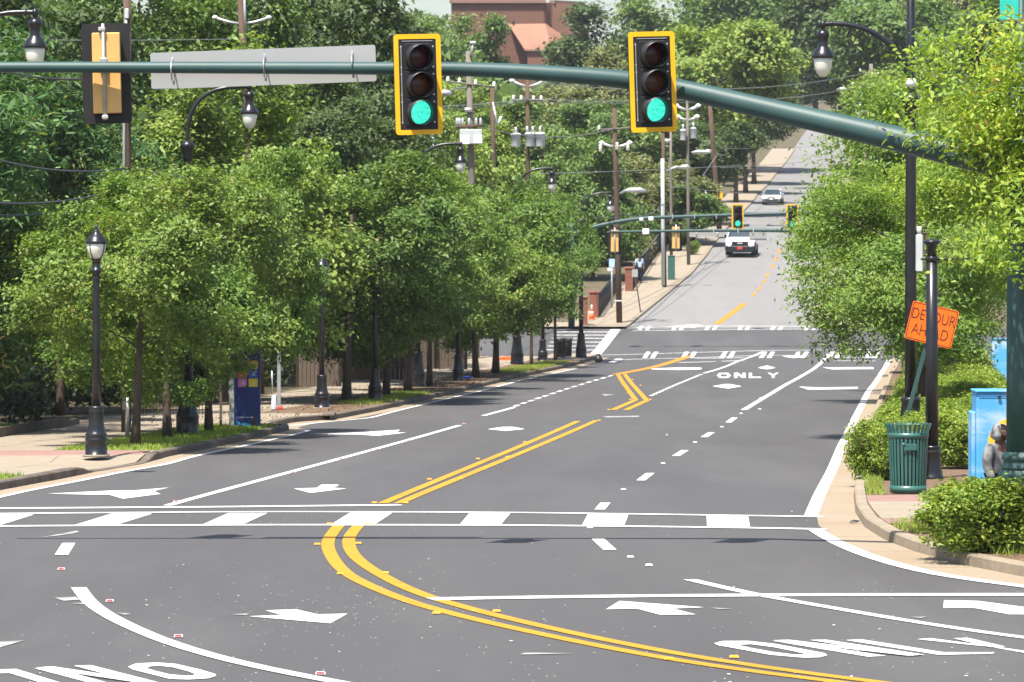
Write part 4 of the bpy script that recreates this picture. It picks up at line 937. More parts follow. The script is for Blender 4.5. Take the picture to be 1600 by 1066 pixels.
p = G(503, 637, .15); q = dup(lp, p, label='black lamp post whose lantern peeks out of the street trees', scale=(637 - 398) * p.y / FPX / 4.5)
for px, row, lab in ((586, 625, 'lamp post with wide black base between two street trees past the inlet'), (716, 595, 'lamp post with wide black base beside the blue bottle on the verge'), (848, 565, 'last lamp post base before the litter bins')):
    p = G(px, row, .15); dup(lp, p, label=lab, scale=1.0)
def street_lamp(label, loc, k=1.0, rz=0, group=None, ext=False):
    t = thing('street_lamp', label, 'street lamp', loc, rz, group); t.scale = (k,) * 3
    b = MB(); b.lathe([(.30, 0), (.30, .06), (.275, .10), (.275, .42), (.285, .45), (.26, .50), (.235, .62), (.19, .95), (.18, 1.12), (.19, 1.15), (.19, 1.20), (.13, 1.23)], 28); b.build('base', M['black'], t)
    top = 10.4 if ext else 7.0
    b = MB(); b.lathe([(.118, 1.2), (.112, 3), (.098, 6.7), (.098, 6.72)] + ([(.092, 7.0), (.068, 10.4), (.0, 10.42)] if ext else []), 36, flute=.04); b.build('shaft', M['black'], t)
    b = MB(); b.lathe([(.10, 6.62), (.115, 6.70), (.125, 6.85), (.165, 6.93), (.175, 6.98), (.165, 7.03), (.12, 7.07), (.095, 7.10)], 24); b.build('collar', M['black'], t)
    b = MB()
    if ext: pts = [(.06, 0, 7.45), (.20, 0, 7.78), (.42, 0, 8.05), (.75, 0, 8.28), (1.1, 0, 8.40), (1.45, 0, 8.44), (1.72, 0, 8.43)]
    else: pts = [(0, 0, 7.0), (.01, 0, 7.45), (.10, 0, 7.80), (.30, 0, 8.10), (.60, 0, 8.30), (.95, 0, 8.39), (1.25, 0, 8.41), (1.52, 0, 8.41)]
    p2, r2 = densify([Vector(q) for q in pts], [.055] * 3 + [.05] * (len(pts) - 3), 4); b.tube(p2, r2, 12)
    xe = pts[-1][0]; ze = pts[-1][2]; b.build('arm', M['black'], t)
    b = MB(); b.lathe([(.0, .07), (.045, .06), (.065, .02), (.065, -.04), (.04, -.07), (.03, -.12)], 16, (xe - .02, 0, ze)); b.tube([(xe - .20, 0, ze), (xe - .17, 0, ze)], .075, 12); b.build('knuckle', M['black'], t)
    L = thing_part = MB(); L.lathe([(.03, -.08), (.09, -.13), (.125, -.17), (.128, -.22), (.10, -.27), (.098, -.42), (.12, -.46), (.18, -.53), (.215, -.60), (.222, -.64), (.205, -.655)], 28, (xe - .02, 0, ze)); sh = L.build('lamp_shade', M['black'], t)
    b = MB(); b.lathe([(.18, -.65), (.178, -.74), (.16, -.85), (.12, -.95), (.06, -1.01), (.0, -1.025)], 28, (xe - .02, 0, ze)); b.build('glass_bowl', M['frost'], sh)
    return t
SL = 'tall street lamps with hanging teardrop heads'
p = G(293, 679, .15); sl2 = street_lamp('street lamp arching out of the trees below the grey sign', p, .945, 0, SL)
dup(sl2, ((-73 - CX) * 74 / FPX, 74, float(prof(74)) + .14), label='street lamp head hanging below the arm at the far left edge', scale=.97)
for px, row, lab in ((652, 604, 'street lamp arching over the trees below the first green signal'), (808, 569, 'street lamp with small head above the trees left of the utility pole with hanging insulators')):
    p = G(px, row, .15); dup(sl2, p, label=lab, scale=1.0)
p = G(908, 558, .15); dup(sl2, p, label='street lamp on a flared base at the far kerb corner', scale=(558 - 300) * p.y / FPX / 8.45)
p = Vector(((1427 - CX) * 80 / FPX, 80.5, float(prof(80.5)) + .10)); big = street_lamp('tall black lamp pole rising past the top edge, teardrop lamp to its left', p, 1.0, math.pi, SL, True)
b = MB(); b.lathe([(.098, 7.22), (.104, 7.22), (.104, 7.38), (.098, 7.38)], 24); b.build('pale_band', M['white'], big)
b = MB(); b.box((-.16, 0, 4.6 - .6), (.14, .16, .72), .02); b.tube([(-.16, 0, 4.36), (-.16, 0, 4.52)], .05, 8); b.box((-.13, 0, 4.02), (.1, .05, .05)); b.build('grey_box', M['green_can'] if False else M['transformer'], big)
sl3 = street_lamp('small far street lamp head among the right hand trees', ((1424 - CX) * 172 / FPX, 172, float(prof(172)) + .14), 1.0, math.pi, SL); 
sl3.scale = ((HR - 139) * 172 / FPX - float(prof(172))) / 8.45 * Vector((1, 1, 1))
# banner post on the right
p = Vector(((1456 - CX) * 70.6 / FPX, 70.6, float(prof(70.6)) + .14))
bp = thing('banner_post', 'short black fluted post with disc top and thin banner bar, beside the green litter bin', 'post', p); bp.scale = (.95, .95, .95)
b = MB(); b.lathe([(.225, 0), (.225, .03), (.20, .06), (.185, .14), (.165, .30), (.155, .42), (.165, .46), (.165, .50), (.14, .53), (.155, .55), (.155, .58), (.11, .60)], 28, flute=.0); b.build('base', M['black'], bp)
b = MB(); b.lathe([(.118, .58), (.11, 2.0), (.10, 3.92)], 32, flute=.05); b.build('shaft', M['black'], bp)
b = MB(); b.lathe([(.085, 3.90), (.085, 4.14), (.105, 4.17), (.15, 4.21), (.155, 4.245), (.12, 4.26), (.05, 4.28), (.0, 4.285)], 24); b.build('top_disc', M['black'], bp)
b = MB(); b.tube([(-.20, 0, 3.92), (.68, 0, 3.93)], .016, 8); b.lathe([(.105, 3.88), (.115, 3.90), (.115, 3.95), (.105, 3.97)], 20); b.build('banner_bar', M['black'], bp)
# ------------------------------------------------------------------ detour sign on a leaning post
def text_mesh(s, size, material, xs=1.0, name='lettering', off=0.0):
    cu = bpy.data.curves.new('t', 'FONT'); cu.body = s; cu.size = size; cu.align_x = 'CENTER'; cu.align_y = 'CENTER'; cu.offset = off; cu.extrude = .002
    o = bpy.data.objects.new('t', cu); C.objects.link(o); dg = bpy.context.evaluated_depsgraph_get()
    me = bpy.data.meshes.new_from_object(o.evaluated_get(dg)); bpy.data.objects.remove(o)
    me.transform(Matrix.Diagonal((xs, 1, 1, 1))); me.transform(Matrix.Rotation(R(90), 4, 'X')); me.materials.clear(); me.materials.append(material); me.name = name
    return me
d = 79.0
p0 = G(1411, 710, .12); p0 = Vector(((1398 - CX) * d / FPX, d, float(prof(d)) + .1)); pc = PV(1455.5, 507.5, d)
ds = thing('detour_sign', 'orange DETOUR AHEAD sign on a leaning green post, behind the black banner post', 'road sign', p0)
v_ = pc - p0; topv = v_ * 1.14
b = MB(); ln = v_.normalized(); ang = math.atan2(v_.x, v_.z)
for x in (-.035, .035): b.box((x, 0, v_.length * .57), (.008, .035, v_.length * 1.14))
b.box((0, -.015, v_.length * .57), (.07, .006, v_.length * 1.14)); po = b.build('post', M['mast_green'], ds); po.rotation_euler = (0, ang, 0)
sp = MB(); sp.prism(rrect(.905, .735, .05), -.003, .003); spo = sp.build('sign_panel', M['orange'], ds, v_ + Vector((0, -.06, 0))); spo.rotation_euler = (0, R(13.6), R(0))
b = MB(); ring_plate(b, rrect(.87, .70, .04), rrect(.845, .675, .035), -.006, -.0035); b.build('border', M['sign_black'], spo)
for s, z in (('DETOUR', .135), ('AHEAD', -.155)):
    o = obj('lettering', text_mesh(s, .30, M['sign_black'], .72, off=-.004), spo, (0, -.006, z))
    o['label'] = 'black word %s on the orange panel' % s
# ------------------------------------------------------------------ litter bin
def litter_bin(label, loc, r, h, material, n=30):
    t = thing('litter_bin', label, 'litter bin', loc)
    sl_ = None
    for i in range(n):
        a = 2 * math.pi * i / n; 
        if sl_ is None:
            b = MB(); w2 = math.pi * r / n * .62
            b.add([(-w2 * .86, -r * .88, .05), (w2 * .86, -r * .88, .05), (w2 * .86, -r * .88 + .008, .05), (-w2 * .86, -r * .88 + .008, .05), (-w2, -r, h * .87), (w2, -r, h * .87), (w2, -r + .008, h * .87), (-w2, -r + .008, h * .87),
                   (-w2, -r * 1.17, h), (w2, -r * 1.17, h), (w2, -r * 1.17 + .008, h + .004), (-w2, -r * 1.17 + .008, h + .004)],
                  [(0, 1, 5, 4), (1, 2, 6, 5), (2, 3, 7, 6), (3, 0, 4, 7), (4, 5, 9, 8), (5, 6, 10, 9), (6, 7, 11, 10), (7, 4, 8, 11), (8, 9, 10, 11), (3, 2, 1, 0)])
            sl_ = b.mesh('slat', material)
        o = obj('slat', sl_, t); o.rotation_euler = (0, 0, a)
    b = MB(); b.lathe([(r * .885, .02), (r * .905, .02), (r * .92, .13), (r * .90, .13)], 30); b.build('band', material, t); b = MB(); b.lathe([(r * .985, h * .80), (r * 1.015, h * .80), (r * 1.03, h * .875), (r * 1.0, h * .875)], 30); b.build('band', material, t)
    b = MB(); b.lathe([(r * .80, .03), (r * .90, h * .86), (r * .86, h * .86), (r * .76, .05), (0, .05)], 24); b.build('liner', M['car_dark'], t)
    return t
p = G(1419, 771, .14); gb = litter_bin('green slatted litter bin with flared rim beside the black banner post', p, .315, 1.09, M['green_can'])
b = MB(); b.box((.0, -.33, .74), (.2, .012, .10), .004); b.build('door_plate', M['green_can'], gb)
b = MB(); b.lathe([(.03, 0), (.03, .02), (0, .025)], 10, (-.1, -.32, .78), 'y'); b.build('latch', M['green_can'], gb)
for px, row, lab in ((876, 559, 'dark litter bin at the corner, nearer the trees'), (886, 558, 'dark litter bin at the corner, nearer the crossing')):
    p = G(px, row, .15); bb = litter_bin(lab, p, .23, .86, M['bin_dark'], 18); bb['group'] = 'dark litter bins at the far kerb corner'
# ------------------------------------------------------------------ painted cabinet
d = 58.0; zb = float(prof(d)) + .14; xl = (1519 - CX) * d / FPX; xr = xl + .95; zt = (HR - 613) * d / FPX
pc_ = thing('utility_cabinet', 'blue utility cabinet painted with clouds and a yellow sun ring', 'utility cabinet', ((xl + xr) / 2, d + .3, zb)); hz = zt - zb
wq = xr - xl
b = MB(); b.box((.03, 0, hz * .5), (wq - .06, .6, hz), .012); b.build('body', M['mural'], pc_)
b = MB(); b.box((.03, -.01, hz + .012), (wq - .03, .64, .028), .008); b.build('lid', M['mural'], pc_)
b = MB(); b.box((-wq / 2 + .03, -.0, hz * .42), (.058, .5, hz * .84), .012); b.build('side_cover', M['mural'], pc_)
b = MB(); b.box((.03, -.305, hz * .5 - .03), (wq - .09, .010, hz - .10), .004); b.build('door', M['mural'], pc_)
b = MB(); b.box((.03, -.318, hz - .055), (wq - .12, .012, .018), .003); b.build('drip_rail', mat('deep_blue', (.02, .13, .36), .5), pc_)
b = MB(); b.lathe([(.022, 0), (.022, .025), (0, .03)], 10, (-.10, -.325, hz - .06), 'y'); b.build('lock', M['car_dark'], pc_)
b = MB(); sx = (1582 - 1519) * d / FPX - wq / 2; sz = (HR - 692) * d / FPX - zb
no = 40; o_ = [(sx + .345 * math.cos(6.2832 * k / no), sz + .345 * math.sin(6.2832 * k / no)) for k in range(no)]; i_ = [(sx + .235 * math.cos(6.2832 * k / no), sz + .235 * math.sin(6.2832 * k / no)) for k in range(no)]
lim = (wq / 2 - .05)
o_ = [(min(x, lim), z) for x, z in o_]; i_ = [(min(x, lim - .01), z) for x, z in i_]
ring_plate(b, o_, i_, -.3135, -.3108); b.build('painted_sun', mat('sun_yellow', (.82, .45, .03), .5), pc_)
d2 = 154.0; zb2 = float(prof(d2)) + .15
pc2 = thing('utility_cabinet', 'bright blue cabinet further along the right pavement', 'utility cabinet', ((1572 - CX) * d2 / FPX, d2, zb2)); h2 = (HR - 530) * d2 / FPX - zb2
b = MB(); b.box((0, 0, h2 / 2), (1.1, .6, h2), .015); b.build('body', M['mural'], pc2); b = MB(); b.box((0, -.01, h2 + .012), (1.14, .64, .025), .006); b.build('lid', M['mural'], pc2)
# added teal panel above the tree, standing in for the sunlit upper mast
tb_ = thing('lit_mast_panel', 'teal panel standing in for the sunlit upper mast, above the yellow-green tree at the top right corner', 'stand-in panel', PV(1577, 24, 66)); b = MB(); b.box((0, 0, .18), (.30, .02, .50), .005); b.build('panel_face', M['teal'], tb_)
hgt = PV(1577, 24, 66).z - float(prof(66)) - .1
b = MB(); b.tube([(.19, 0, -hgt), (.19, 0, .52)], [.06, .045], 10); b.build('post', M['mast_green'], tb_); b = MB(); b.tube([(.19, 0, .43), (-.15, 0, .43)], .012, 6); b.build('banner_bar', M['black'], tb_)  # post and bar added to carry the stand-in panel
# fire: small white cap seen beside the cabinet
# ------------------------------------------------------------------ people
def figure(label, loc, rz, height, top_m, hood=False, cat='person'):
    """standing figure facing -y, one continuous skinned body with clothes over it"""
    t = thing('person', label, cat, loc, rz); k = height / 1.75
    J = {'pel': (0, 0, .94), 'wa': (0, .01, 1.08), 'ch': (0, .015, 1.30), 'ne': (0, .0, 1.47), 'hd': (0, -.02, 1.55), 'hd2': (0, -.03, 1.66),
         'sl': (-.185, .01, 1.41), 'el': (-.26, .02, 1.14), 'wl': (-.25, -.09, .90), 'hl': (-.25, -.12, .83), 'sr': (.185, .01, 1.41), 'er': (.26, .02, 1.14), 'wr': (.25, -.09, .90), 'hr': (.25, -.12, .83),
         'tl': (-.095, 0, .90), 'kl': (-.10, -.03, .50), 'al': (-.10, .02, .10), 'fl': (-.105, -.13, .045), 'tr': (.095, 0, .90), 'kr': (.10, .0, .50), 'ar': (.10, .05, .10), 'fr': (.105, -.10, .045)}
    Rr = {'pel': .14, 'wa': .13, 'ch': .15, 'ne': .062, 'hd': .085, 'hd2': .095, 'sl': .07, 'el': .045, 'wl': .032, 'hl': .035, 'sr': .07, 'er': .045, 'wr': .032, 'hr': .035, 'tl': .09, 'kl': .06, 'al': .042, 'fl': .04, 'tr': .09, 'kr': .06, 'ar': .042, 'fr': .04}
    E = [('pel', 'wa'), ('wa', 'ch'), ('ch', 'ne'), ('ne', 'hd'), ('hd', 'hd2'), ('ch', 'sl'), ('sl', 'el'), ('el', 'wl'), ('wl', 'hl'), ('ch', 'sr'), ('sr', 'er'), ('er', 'wr'), ('wr', 'hr'), ('pel', 'tl'), ('tl', 'kl'), ('kl', 'al'), ('al', 'fl'), ('pel', 'tr'), ('tr', 'kr'), ('kr', 'ar'), ('ar', 'fr')]
    def skin(name, edges, grow, material, root):
        names = []; 
        for a, b_ in edges:
            for n_ in (a, b_):
                if n_ not in names: names.append(n_)
        me = bpy.data.meshes.new(name); me.from_pydata([Vector(J[n_]) * k for n_ in names], [(names.index(a), names.index(b_)) for a, b_ in edges], [])
        me.materials.append(material); o = obj(name, me, t); md = o.modifiers.new('skin', 'SKIN'); md.use_smooth_shade = True
        for i, n_ in enumerate(names):
            r_ = (Rr[n_] + grow.get(n_, grow['*'])) * k; sv = me.skin_vertices[0].data[i]
            sv.radius = (r_, r_ * (.78 if n_ in ('pel', 'wa', 'ch') else 1)); sv.use_root = n_ == root
        ss = o.modifiers.new('sub', 'SUBSURF'); ss.levels = 2; ss.render_levels = 2
        return o
    skin('body', E, {'*': 0}, M['skin'], 'pel')
    skin('jacket' if hood else 'shirt', [e for e in E if e in [('wa', 'ch'), ('ch', 'sl'), ('sl', 'el'), ('el', 'wl'), ('ch', 'sr'), ('sr', 'er'), ('er', 'wr'), ('pel', 'wa')]] if hood else [('pel', 'wa'), ('wa', 'ch'), ('ch', 'sl'), ('ch', 'sr'), ('sl', 'el'), ('sr', 'er')], {'*': .028 if hood else .016, 'ch': .032 if hood else .02}, top_m, 'wa')
    skin('trousers', [('pel', 'tl'), ('tl', 'kl'), ('kl', 'al'), ('pel', 'tr'), ('tr', 'kr'), ('kr', 'ar')], {'*': .018, 'pel': .012}, M['trousers'], 'pel')
    # head with a face
    hc = Vector((0, -.035, 1.635)) * k
    b = MB(); n = 20; vs = []; fs = []; rows = 14
    for i in range(rows + 1):
        th = math.pi * i / rows
        for j in range(n):
            a = 2 * math.pi * j / n; x = .076 * math.sin(th) * math.cos(a); y = .096 * math.sin(th) * math.sin(a); z = .118 * math.cos(th)
            if z < -.02: x *= 1 + (z + .02) * 2.6; y = y * (1 + (z + .02) * 1.2) - .01 * (-(z + .02) / .1)
            front = max(0, -math.sin(a)) ** 6
            y -= front * math.sin(th) * (.022 * math.exp(-((z + .022) / .02) ** 2) + .008 * math.exp(-((z + .066) / .014) ** 2) + .010 * math.exp(-((z + .1) / .016) ** 2) - .008 * math.exp(-((z - .012) / .014) ** 2))
            vs.append((x, y, z))
    for i in range(rows):
        for j in range(n): fs.append((i * n + j, (i + 1) * n + j, (i + 1) * n + (j + 1) % n, i * n + (j + 1) % n))
    b.add(np.array(vs) * k, fs, True); b.build('head', M['skin'], t, hc)
    b = MB()
    for s in (-1, 1): b.lathe([(.012 * k, 0), (.009 * k, .006 * k), (0, .008 * k)], 10, (s * .032 * k, .088 * k, .012 * k), 'y')
    vv = np.concatenate(b.v); vv[:, 1] = -vv[:, 1] - 2 * 0; m_ = MB(); m_.add(vv, b.f); m_.build('eye', M['hair'], t, hc + Vector((0, .0, 0)))
    b = MB()
    for s in (-1, 1): b.box((s * .078 * k, .01 * k, -.005 * k), (.016 * k, .035 * k, .055 * k), .006 * k)
    b.build('ear', M['skin'], t, hc)
    b = MB(); vs = []; fs = []
    for i in range(7):
        th = R(58) * i / 6
        for j in range(18):
            a = 2 * math.pi * j / 18; low = 1 + .35 * max(0, math.sin(a))
            vs.append((.083 * math.sin(th * low) * math.cos(a), .103 * math.sin(th * low) * math.sin(a), .125 * math.cos(th * low)))
    for i in range(6):
        for j in range(18): fs.append((i * 18 + j, (i + 1) * 18 + j, (i + 1) * 18 + (j + 1) % 18, i * 18 + (j + 1) % 18))
    b.add(np.array(vs) * k, fs, True); b.build('hair', M['hair'], t, hc)
    for s in (-1, 1):       # hands with separate fingers
        b = MB(); w0 = Vector((s * .25, -.12, .83)) * k; b.box(w0 + Vector((0, 0, -.03)) * k, (.03 * k, .075 * k, .09 * k), .012 * k)
        for q, (dy, ln_) in enumerate(((-.030, .070), (-.010, .080), (.011, .075), (.030, .060))):
            p_ = w0 + Vector((0, dy, -.07)) * k; b.tube([p_, p_ + Vector((-s * .004, 0, -ln_ * .5)) * k, p_ + Vector((-s * .018, 0, -ln_)) * k], [.0095 * k, .0088 * k, .006 * k], 7)
        p_ = w0 + Vector((0, -.038, -.01)) * k; b.tube([p_, p_ + Vector((-s * .012, -.022, -.03)) * k, p_ + Vector((-s * .02, -.026, -.06)) * k], [.011 * k, .0095 * k, .007 * k], 7)
        b.build('hand', M['skin'], t)
        f_ = 'fl' if s < 0 else 'fr'; b = MB(); c = Vector(J[f_]) * k; b.box((c.x, c.y + .06 * k, .042 * k), (.095 * k, .27 * k, .084 * k), .03 * k); b.build('shoe', M['shoe'], t)
    if hood:        # raised hood open at the face, and a small emblem
        b = MB(); vs = []; fs = []; nr, nc = 12, 15
        for i in range(nr + 1):
            ph = R(4 + 150 * i / nr)
            for j in range(nc + 1):
                a = R(-42 + 264 * j / nc)
                r1 = .125 + .012 * math.sin(i * .9)
                fl = 1 + .25 * max(0, (ph - R(105)) / R(50))
                vs.append((r1 * math.sin(ph) * math.cos(a) * fl, .025 + r1 * 1.16 * math.sin(ph) * math.sin(a) * fl, .012 + .148 * math.cos(ph)))
        for i in range(nr):
            for j in range(nc): q = i * (nc + 1) + j; fs.append((q, q + nc + 1, q + nc + 2, q + 1))
        b.add(np.array(vs) * k, fs, True); ho = b.build('hood', top_m, t, hc); so_ = ho.modifiers.new('thick', 'SOLIDIFY'); so_.thickness = .012
        b = MB(); b.tube([Vector((-.09, -.118, 1.34)) * k + Vector(q) for q in ((0, -.03, -.03), (.02, -.036, .03), (.03, -.036, -.02), (.05, -.034, .015), (.055, -.034, -.02))], .004, 5); b.build('emblem', M['plate_red'], t)
    return t
d = 54.2; zb = float(prof(d)) + .14; ht = (HR - 661) * d / FPX - zb
pg = figure('person in a grey hooded sweatshirt, hood up, half hidden by the green mast', ((1562 - CX) * d / FPX, d, zb), R(42), ht * 1.75 / 1.80, M['hoodie'], True); pg.scale = (1.16, 1.16, 1)
d = 247.0; zb = float(prof(d)) + .13
figure('distant person in a pale blue shirt and dark trousers on the far pavement', ((999 - CX) * d / FPX, d, zb), R(15), 1.72, M['shirt'])
# ------------------------------------------------------------------ poster panel and fences on the left
p = G(384, 668, .15)
kx = thing('poster_panel', 'navy blue poster panel with coloured squares under the street trees', 'poster panel', p); s = p.y / FPX
pw, ph = 46 * s, 122 * s
b = MB(); b.box((0, 0, ph / 2), (pw, .16, ph), .01); b.build('panel', M['blue_panel'], kx)
b = MB(); b.box((-pw / 2 + .02, -.10, ph * .36), (8 * s, .05, ph * .72), .006); b.build('pale_post', M['alu'], kx)
b = MB(); b.box((-pw / 2 - 16 * s, .0, ph * .37), (4 * s, .05, ph * .74), .006); b.build('pale_post', M['board'], kx)
sq = [((-21, 584), (.32, .12, .55), 7), ((-5, 584), (.75, .12, .03), 14), ((12, 584), (.05, .10, .40), 14), ((-5, 598), (.75, .20, .50), 14), ((12, 598), (.85, .62, .03), 14), ((-21, 570), (.05, .45, .5), 7), ((-5, 570), (.5, .1, .3), 14), ((12, 570), (.8, .4, .05), 14)]
for (dx, row), col, wd in sq:
    z = (668 - row) * s; b = MB(); b.box((dx * s + (3 * s if wd < 10 else 0), -.083, z), (wd * s, .006, 13 * s)); so_ = b.build('colour_square', mat('square_print', col, .5, var=.05), kx)
    b = MB(); b.prism([(dx * s - .035, z - .05), (dx * s - .015, z - .05), (dx * s + .01, z + .03), (dx * s + .03, z - .05), (dx * s + .05, z - .05), (dx * s + .02, z + .06)], -.089, -.0865); b.build('print', M['white'], so_)
z = (668 - 652) * s; b = MB()
for i in range(17): b.box((-pw / 2 + .16 + i * .024, -.082, z), (.016 if i % 4 else .005, .004, .022))
b.build('small_print', M['white'], kx)
b = MB(); b.prism([(-pw / 2 + .12, .01), (-pw / 2 + .13, .16), (-pw / 2 + .26, .09), (-.02, .12), (.12, .08), (.16, .01)], -.0845, -.0815); b.build('blue_print', mat('cyan_print', (.03, .40, .62), .5), kx)
b = MB(); b.tube([(-pw * .5 - .2, -.14, .02), (-pw * .2, -.16, .035), (0, -.15, .02)], .035, 6); b.build('ballast_bag', M['board'], kx)
# timber fence of upright boards
fb = thing('board_fence', 'weathered grey-brown board fence in the shade behind the lamp post', 'fence', Vector(((498 - CX) * 140 / FPX, 140, float(prof(140)) + .25)))
def boards(root, n, wb, h, mname, material, gap=.012, tilt=.0):
    rg = random.Random(n); me = None
    for i in range(n):
        if me is None: b = MB(); b.box((0, 0, h / 2), (wb - gap, .025, h), .004); me = b.mesh(mname, material)
        o = obj(mname, me, root, ((i - n / 2 + .5) * wb, rg.uniform(-.008, .008), rg.uniform(-.015, .015)))
boards(fb, 10, .135, 1.75, 'board', M['board']); b = MB(); b.box((0, .03, .45), (1.4, .03, .09)); b.box((0, .03, 1.4), (1.4, .03, .09)); b.build('rail', M['board_dark'], fb)
for q in (-.72, .72): b = MB(); b.box((q, .03, 1.0), (.10, .10, 2.0)); b.build('post', M['board_dark'], fb)
fb2 = thing('board_fence', 'dark board fence running behind the street tree trunks', 'fence', Vector(((585 - CX) * 150 / FPX, 150, float(prof(150)) + .25)), R(6)); boards(fb2, 20, .15, 1.7, 'board', M['board_dark'])
b = MB(); b.box((0, .03, .45), (3.0, .03, .09)); b.box((0, .03, 1.35), (3.0, .03, .09)); b.build('rail', M['board_dark'], fb2)
fb3 = thing('board_fence', 'grey-brown board fence glimpsed between the farther trunks', 'fence', Vector(((690 - CX) * 168 / FPX, 168, float(prof(168)) + .22)), R(6)); boards(fb3, 14, .15, 1.9, 'board', M['board'])
b = MB(); b.box((0, .03, .45), (2.1, .03, .09)); b.box((0, .03, 1.45), (2.1, .03, .09)); b.build('rail', M['board_dark'], fb3)
pf = thing('iron_fence', 'low iron picket fence in the shade behind the first street trees', 'fence', Vector(((255 - CX) * 108 / FPX, 108, float(prof(108)) + .26))); b = MB(); b.tube([(0, 0, 0), (0, 0, .8)], .009, 5); pm = b.mesh('picket', M['black'])
for i in range(27): obj('picket', pm, pf, ((i - 13) * .085, 0, 0))
b = MB(); b.box((0, 0, .74), (2.3, .03, .03)); b.box((0, 0, .12), (2.3, .03, .03)); b.build('rail', M['black'], pf)
# slim posts on the left pavement
p = G(436, 640, .15); t = thing('sign_post', 'slim grey square post with red foot beyond the navy poster panel', 'post', p); b = MB(); b.box((0, 0, 1.1), (.10, .08, 2.2), .008); b.build('post', M['steel'], t); b = MB(); b.box((0, 0, .04), (.2, .16, .1), .02); b.build('foot', M['plate_red'], t)
p = G(428, 641, .15); t = thing('delineator_post', 'thin pale post on a white cone base beyond the navy poster panel', 'post', p); b = MB(); b.tube([(-.03, 0, .4), (-.06, 0, 1.1)], .016, 8); b.build('post', M['alu'], t); b = MB(); b.lathe([(.09, 0), (.085, .05), (.06, .40), (.03, .42)], 14); b.build('cone_base', M['transformer'], t)
p = G(199, 684, .15); t = thing('marker_post', 'white marker post beside the trunk of the wooden pole on the pavement', 'post', p); b = MB(); b.tube([(0, 0, 0), (0, 0, .9)], [.055, .04], 8); b.build('post', M['alu'], t); b = MB(); b.box((0, -.045, .62), (.06, .01, .34), .004); b.build('label_plate', M['white'], t)
p = G(732, 592, .15); t = thing('bottle', 'blue bottle lying on the leafy verge', 'bottle', p); b = MB(); b.lathe([(.05, -.15), (.055, -.13), (.055, .05), (.02, .11), (.02, .14)], 12, (0, 0, .055), 'x'); b.build('body', mat('blue_plastic', (.02, .06, .45), .3), t)
b = MB(); b.lathe([(.022, .14), (.022, .165)], 10, (0, 0, .055), 'x'); b.build('cap', M['white'], t)
p = G(790, 568, .15); t = thing('barrier', 'red-orange plastic barrier lying behind the verge trunks', 'barrier', p + Vector((0, 4, 0))); b = MB(); b.prism([(-.55, .0), (.5, .0), (.5, .10), (.1, .16), (-.4, .12), (-.55, .08)], -.06, .06); b.build('panel', M['cone'], t); b = MB(); b.box((-.45, 0, .14), (.07, .2, .06), .01); b.box((.42, 0, .13), (.07, .2, .06), .01); b.build('foot', M['car_dark'], t)
p = G(1335, 817, .012); t = thing('litter', 'flattened scrap of dark litter in the right gutter', 'litter', p); b = MB(); b.add([(-.08, -.03, 0), (.02, -.05, .01), (.09, -.01, .03), (.05, .05, .005), (-.04, .05, .03), (-.02, .0, .045)], [(0, 1, 5), (1, 2, 5), (2, 3, 5), (3, 4, 5), (4, 0, 5), (4, 3, 2, 1, 0)]); b.build('scrap', M['car_dark'], t)
p = G(935, 566, .14); t = thing('litter_bag', 'small black bag lying at the far kerb corner', 'bag', p); b = MB(); b.lathe([(.02, 0), (.17, .03), (.20, .12), (.13, .24), (.05, .30), (.08, .36)], 12, flute=.12); b.build('bag', M['car_dark'], t)
# drain inlet in the left kerb
p = G(534, 656, 0); t = thing('drain_inlet', 'dark drain inlet in the left kerb past the bay', 'drain inlet', Vector((float(XK(p.y)) - .02, p.y, p.z))); b = MB(); b.box((.0, 0, .16), (.3, 1.5, .05), .01); b.build('lid', M['kerb_old'], t); b = MB(); b.box((.025, 0, .065), (.04, .9, .11)); b.build('opening', M['car_dark'], t)
# ------------------------------------------------------------------ utility poles
def utility_pole(label, px_top, row_top, px_bot, row_bot, d, wpx, material, base_h=None):
    z0 = P(px_bot, row_bot, d).z if base_h is None else base_h
    x0 = (px_bot - CX) * d / FPX; tp = P(px_top, row_top, d)
    t = thing('utility_pole', label, 'utility pole', (x0, d, z0), 0, 'utility poles along the street')
    top = tp - Vector((x0, d, z0)); r_ = wpx * d / FPX / 2
    b = MB(); b.tube([(0, 0, -.3), top * .35, top * .7, top], [r_ * 1.12, r_ * 1.05, r_ * .95, r_ * .85], 12); b.build('pole', M[material], t)
    t['_top'] = 0; del t['_top']
    return t, (lambda px, row: P(px, row, d) - Vector((x0, d, z0)))
def v_arms(t, L, px, row, half, rise, d, name='lamp_arm'):
    for s in (-1, 1):
        c = L(px, row); e = L(px + s * half, row - rise); b = MB(); b.tube([c, c.lerp(e, .5) + Vector((0, 0, -.03)), e], [2.2 * d / FPX, 2.2 * d / FPX, 2.6 * d / FPX], 8); a = b.build(name, M['alu'], t)
        b = MB(); q = e + Vector((s * .0, 0, 0)); r_ = 4.2 * d / FPX; b.lathe([(r_ * .6, -r_ * .5), (r_, -r_ * .2), (r_ * 1.1, r_ * .4), (r_ * .6, r_ * .8), (0, r_)], 12, q); b.build('insulator', M['white'], a)
